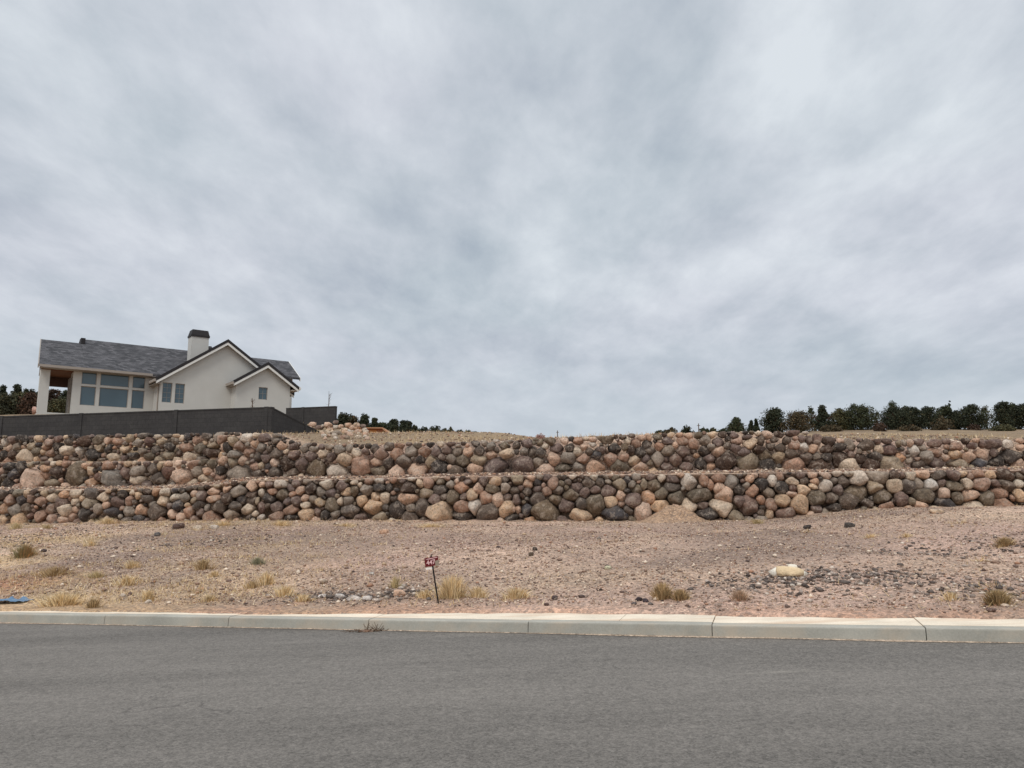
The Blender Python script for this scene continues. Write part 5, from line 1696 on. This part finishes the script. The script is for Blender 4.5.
def scatter_straw():
    r = np.random.default_rng(77)
    N = 60000
    x = r.uniform(-20, 16, N)
    t = r.random(N)
    y = kerb_y(x) + .8 + (wall_line(x, WY0) - kerb_y(x) - .9) * t
    dens = fbm(x * .45 + 3, y * .7, 4)
    px = 512 + 767 * x / y
    left = np.clip((430 - px) / 330, 0, 1)
    near = np.clip(1 - (y - kerb_y(x)) / 2.8, 0, 1)
    foot = np.clip(1 - np.abs(wall_line(x, WY0) - y) / 0.6, 0, 1)
    keep = r.random(N) < np.clip((dens * 2.4 + .35) * (.10 + left * .9 + near * .25) + foot * .45, 0, 1)
    x, y = x[keep], y[keep]
    # little low tufts bunched together where the straw is thick
    nc = 420
    cx_ = r.uniform(-17, 12, nc)
    cy_ = kerb_y(cx_) + 1.0 + (wall_line(cx_, WY0) - kerb_y(cx_) - 1.3) * r.random(nc) ** 1.2
    cp = 512 + 767 * cx_ / cy_
    ck = r.random(nc) < np.clip((450 - cp) / 300, 0.06, .9)
    cx_, cy_ = cx_[ck], cy_[ck]
    m_ = 46
    tx = (cx_[:, None] + r.normal(size=(len(cx_), m_)) * r.uniform(.05, .28, (len(cx_), 1))).ravel()
    ty = (cy_[:, None] + r.normal(size=(len(cy_), m_)) * .07).ravel()
    x, y = np.concatenate([x, tx]), np.concatenate([y, ty])
    # upper field and ledge
    N2 = 12000
    x2 = r.uniform(-16, 17, N2)
    y2 = wall_line(x2, C_UP) + 1.3 + r.random(N2) ** 1.5 * 22
    m = fbm(x2 * .3, y2 * .2, 3) > -.05
    x, y = np.concatenate([x, x2[m]]), np.concatenate([y, y2[m]])
    z = terrain_z(x, y)
    n = len(x)
    big = np.concatenate([np.ones(n - m.sum()), np.full(m.sum(), 1.5)])
    h = (0.015 + .10 * r.random(n) ** 2) * big
    a = r.random(n) * 6.28
    w = .006 * big
    lx, ly = r.normal(size=n) * .04 * big, r.normal(size=n) * .04 * big
    V = np.stack([np.stack([x - np.cos(a) * w, y - np.sin(a) * w, z - .005], 1), np.stack([x + np.cos(a) * w, y + np.sin(a) * w, z - .005], 1),
                  np.stack([x + lx, y + ly, z + h], 1)], 1).reshape(-1, 3)
    cc = np.array([lin(c)[:3] for c in STRAW + BROWN])[r.integers(0, 8, n)]
    o = link_mesh('dry_straw', V, np.arange(3 * n).reshape(-1, 3), M_GRASS, col=np.repeat(cc, 3, 0))
    tag(o, 'sparse dry straw growing across the gravelly lot and the field', 'dry grass', kind='stuff')


scatter_straw()


def scatter_gravel():
    r = np.random.default_rng(99)
    N = 150000
    x = r.uniform(-19, 15.5, N)
    t = r.random(N) ** 1.15
    y = kerb_y(x) + .78 + (wall_line(x, WY0) - kerb_y(x) - .85) * t
    near = np.clip(1 - (y - kerb_y(x) - .7) / .6, 0, 1)
    px = 512 + 767 * x / y
    dn = fbm(x * .6 + 11, y * .6 + 2, 4)
    keep = r.random(N) < np.clip(.72 + dn * .9 - near * .75, .06, 1)
    x, y = x[keep], y[keep]
    n = len(x)
    s = .006 + .012 * r.random(n) ** 2.4 + (r.random(n) < .018) * r.random(n) * .035
    cols = np.array([lin(c)[:3] for c in [(156, 128, 110), (180, 152, 130), (134, 110, 96), (222, 202, 180), (112, 92, 82), (90, 76, 70), (164, 124, 100), (146, 126, 112), (192, 164, 134)]])
    p = np.array([.15, .17, .13, .13, .11, .06, .09, .09, .07])
    ci = r.choice(9, n, p=p / p.sum())
    cc = cols[ci]
    # heaps of bluish dark gravel
    sx = [(848, 577, 1.1, .5, 1.0), (770, 582, .9, .35, .7), (385, 594, .7, .25, .8), (315, 598, .5, .2, .5), (24, 538, 1.6, .8, .35), (985, 590, .8, .4, .5), (955, 552, 1.6, .8, .35), (170, 545, 2.0, .6, .25)]
    extra_x, extra_y = [], []
    for (a, b, rx, ry, kk) in sx:
        G_ = ground_point(a, b)
        m_ = int(620 * kk * rx)
        extra_x.append(G_[0] + r.normal(size=m_) * rx * .6); extra_y.append(G_[1] + r.normal(size=m_) * ry * .9)
    ex, ey = np.concatenate(extra_x), np.concatenate(extra_y)
    ok = (ey > kerb_y(ex) + .95) & (ey < wall_line(ex, WY0) - .3)
    ex, ey = ex[ok], ey[ok]
    ne = len(ex)
    dark = np.array([lin(c)[:3] for c in [(104, 93, 86), (128, 114, 104), (84, 73, 67), (166, 150, 138), (146, 126, 112), (204, 188, 172)]])
    dc = dark[r.choice(6, ne, p=[.27, .22, .2, .12, .12, .07])]
    x, y = np.concatenate([x, ex]), np.concatenate([y, ey])
    s = np.concatenate([s, .010 + .028 * r.random(ne) ** 2.4])
    cc = np.concatenate([cc, dc])
    # stony ledges and crest between the tiers
    nl = 15000
    lx_ = r.uniform(-17, 15, nl)
    which = r.random(nl)
    ly_ = np.where(which < .45, wall_line(lx_, C_LOW) + .38 + r.random(nl) * .75, wall_line(lx_, C_UP) + .6 + r.random(nl) ** 1.8 * 16 + .78 * left_w(lx_))
    x, y = np.concatenate([x, lx_]), np.concatenate([y, ly_])
    s = np.concatenate([s, .012 + .035 * r.random(nl) ** 2.5])
    cc = np.concatenate([cc, cols[r.choice(9, nl, p=p / p.sum())]])
    n = len(x)
    z = terrain_z(x, y)
    cc = cc * (0.85 + .3 * r.random((n, 1)))
    base = np.array([[1, 0, 0], [-1, 0, 0], [0, 1, 0], [0, -1, 0], [0, 0, 1], [0, 0, -.8], [.7, .6, .6], [-.6, -.7, .55]], float)
    tri = np.array([[0, 2, 6], [2, 4, 6], [4, 0, 6], [2, 1, 4], [1, 7, 4], [1, 3, 7], [3, 4, 7], [3, 0, 4], [2, 0, 5], [1, 2, 5], [3, 1, 5], [0, 3, 5]])
    a = r.random(n) * 6.28
    ca, sa = np.cos(a), np.sin(a)
    jit = 1 + .35 * (r.random((n, 8, 3)) - .5)
    sc3 = np.stack([s * (1 + .6 * r.random(n)), s * (.8 + .3 * r.random(n)), s * (.55 + .5 * r.random(n))], 1)
    Q = base[None] * jit * sc3[:, None, :]
    V = np.stack([Q[..., 0] * ca[:, None] - Q[..., 1] * sa[:, None] + x[:, None], Q[..., 0] * sa[:, None] + Q[..., 1] * ca[:, None] + y[:, None],
                  Q[..., 2] + (z + s * .25)[:, None]], -1).reshape(-1, 3)
    Fc = (np.arange(n)[:, None, None] * 8 + tri[None]).reshape(-1, 3)
    o = link_mesh('gravel', V, Fc, M_CHIP, col=np.repeat(cc, 8, 0))
    tag(o, 'loose gravel and stone chips covering the bare lot', 'gravel', kind='stuff')


scatter_gravel()

# mound of earth against the wall foot, right of centre
gx = ground_point(675, 520)
g = 26
xs, ys = np.meshgrid(np.linspace(-1.25, 1.25, 2 * g), np.linspace(-.75, .45, g))
hgt = .44 * np.exp(-((xs / .62) ** 2 + ((ys - .15) / .33) ** 2)) + .10 * np.exp(-(((xs + .1) / 1.0) ** 2 + (ys / .5) ** 2)) + .16 * fbm(xs * 3.2, ys * 3.2, 4) * np.exp(-(xs / .9) ** 2) - .05
V = np.stack([xs, ys, hgt], -1).reshape(-1, 3)
i = np.arange(g - 1)[:, None] * 2 * g + np.arange(2 * g - 1)[None, :]
o = link_mesh('earth_mound', V, np.stack([i, i + 1, i + 2 * g + 1, i + 2 * g], -1).reshape(-1, 4), M_SOIL, smooth=True,
              loc=(gx[0], float(wall_line(gx[0], WY0)) - .12, float(zb(gx[0]))), col=np.tile(lin((172, 142, 116))[:3], (len(V), 1)))
tag(o, kind='structure')

# twigs caught on the kerb
root = empty('twig_bundle', (float(hit(371, 631, KY0 - .05, KY1)[0]), float(hit(371, 631, KY0 - .05, KY1)[1]), float(road_z(-1.8, 9.6))))
tag(root, 'dry dark twigs and dirt caught against the kerb', 'twigs')
q = MB()
r_ = random.Random(3)
for k in range(46):
    a, c = r_.uniform(-.28, .16), r_.uniform(-.03, .03)
    q.tube((a, c - .03 - KY1 * 0, .005), (a + r_.uniform(-.1, .1), c - .02 + r_.uniform(-.03, .04) + .316 * 0, r_.uniform(.01, .035) + (.09 * r_.random() if a > -.06 else 0)), .004, .002, 4)
q.build('twigs', M_TWIG, root)
V_, F_ = rock_shape(2, [(np.array(n, float), d) for n, d in (((1, 0, 0), .16), ((-1, 0, 0), .18), ((0, 1, 0), .035), ((0, -1, 0), .04), ((0, 0, 1), .02), ((0, 0, -1), .02))], p=5, rough=.12, seed=3)
link_mesh('dirt', V_ + np.array([-.06, -.02, .004]), F_, M_SOIL, root, smooth=True, col=np.tile(lin((120, 92, 74))[:3], (len(V_), 1)))

# ------------------------------------------------------------------ the leaning sign
G0 = ground_point(438.5, 604.5)
root = empty('lot_sign', G0)
tag(root, 'small dark red lot number sign on a thin leaning black stake near the kerb', 'sign')
YS = G0[1]


def sp(px, py, dy=0.0):
    h_ = hit(px, py, YS + dy)
    return Vector((h_[0] - G0[0], h_[1] - G0[1], h_[2] - G0[2]))


q = MB(); q.tube(sp(438.9, 607, .02), sp(431.0, 555.5, .02), .011, .011, 6); q.build('stake', M_BLACK, root)


def slab(name, pts, y0, y1, mat, parent):
    q = MB()
    a = [sp(x, y, y0) for x, y in pts]
    b = [sp(x, y, y0) + Vector((0, y1 - y0, 0)) for x, y in pts]
    n = len(pts)
    q.poly(a + b, [tuple(range(n - 1, -1, -1)), tuple(range(n, 2 * n))] + [(i, (i + 1) % n, (i + 1) % n + n, i + n) for i in range(n)])
    return q.build(name, mat, parent)


pan = slab('panel', [(424.2, 558.4), (438.0, 556.0), (438.3, 559.6), (434.9, 561.0), (435.3, 565.4), (425.3, 567.2)], -.010, .004, M_RED, root)
slab('torn_corner', [(434.95, 561.05), (438.35, 559.7), (439.2, 565.5), (435.35, 566.2)], -.008, .003, M_GREYP, root)
slab('rider_strip', [(425.6, 568.0), (432.0, 567.2), (432.2, 569.0), (425.9, 569.9)], -.009, .003, M_WHITE, root)


def text_part(body, px, py, size, ang, mat, parent, name='lettering'):
    cu = bpy.data.curves.new(name, 'FONT')
    cu.body = body
    cu.size = size
    cu.align_x = 'CENTER'
    cu.align_y = 'CENTER'
    cu.extrude = 0.001
    cu.offset = 0.002
    to = bpy.data.objects.new(name, cu)
    COL.objects.link(to)
    dg = bpy.context.evaluated_depsgraph_get()
    me = bpy.data.meshes.new_from_object(to.evaluated_get(dg))
    bpy.data.objects.remove(to)
    me.materials.clear()
    me.materials.append(mat)
    o = bpy.data.objects.new(name, me)
    COL.objects.link(o)
    o.parent = parent
    o.rotation_euler = (math.pi / 2, 0, 0)
    o.rotation_mode = 'XYZ'
    o.rotation_euler = (math.pi / 2, ang, 0)
    o.location = sp(px, py, -.0125)
    return o


text_part('447', 430.9, 562.4, .078, math.radians(-10), M_PINK, pan)
# thin pale swoosh of the emblem along the panel's top edge
slab('emblem_stripe', [(425.0, 559.8), (428.0, 558.7), (437.2, 556.9), (437.4, 557.5), (429.0, 559.4)], -.0125, -.0105, M_PINK, pan)
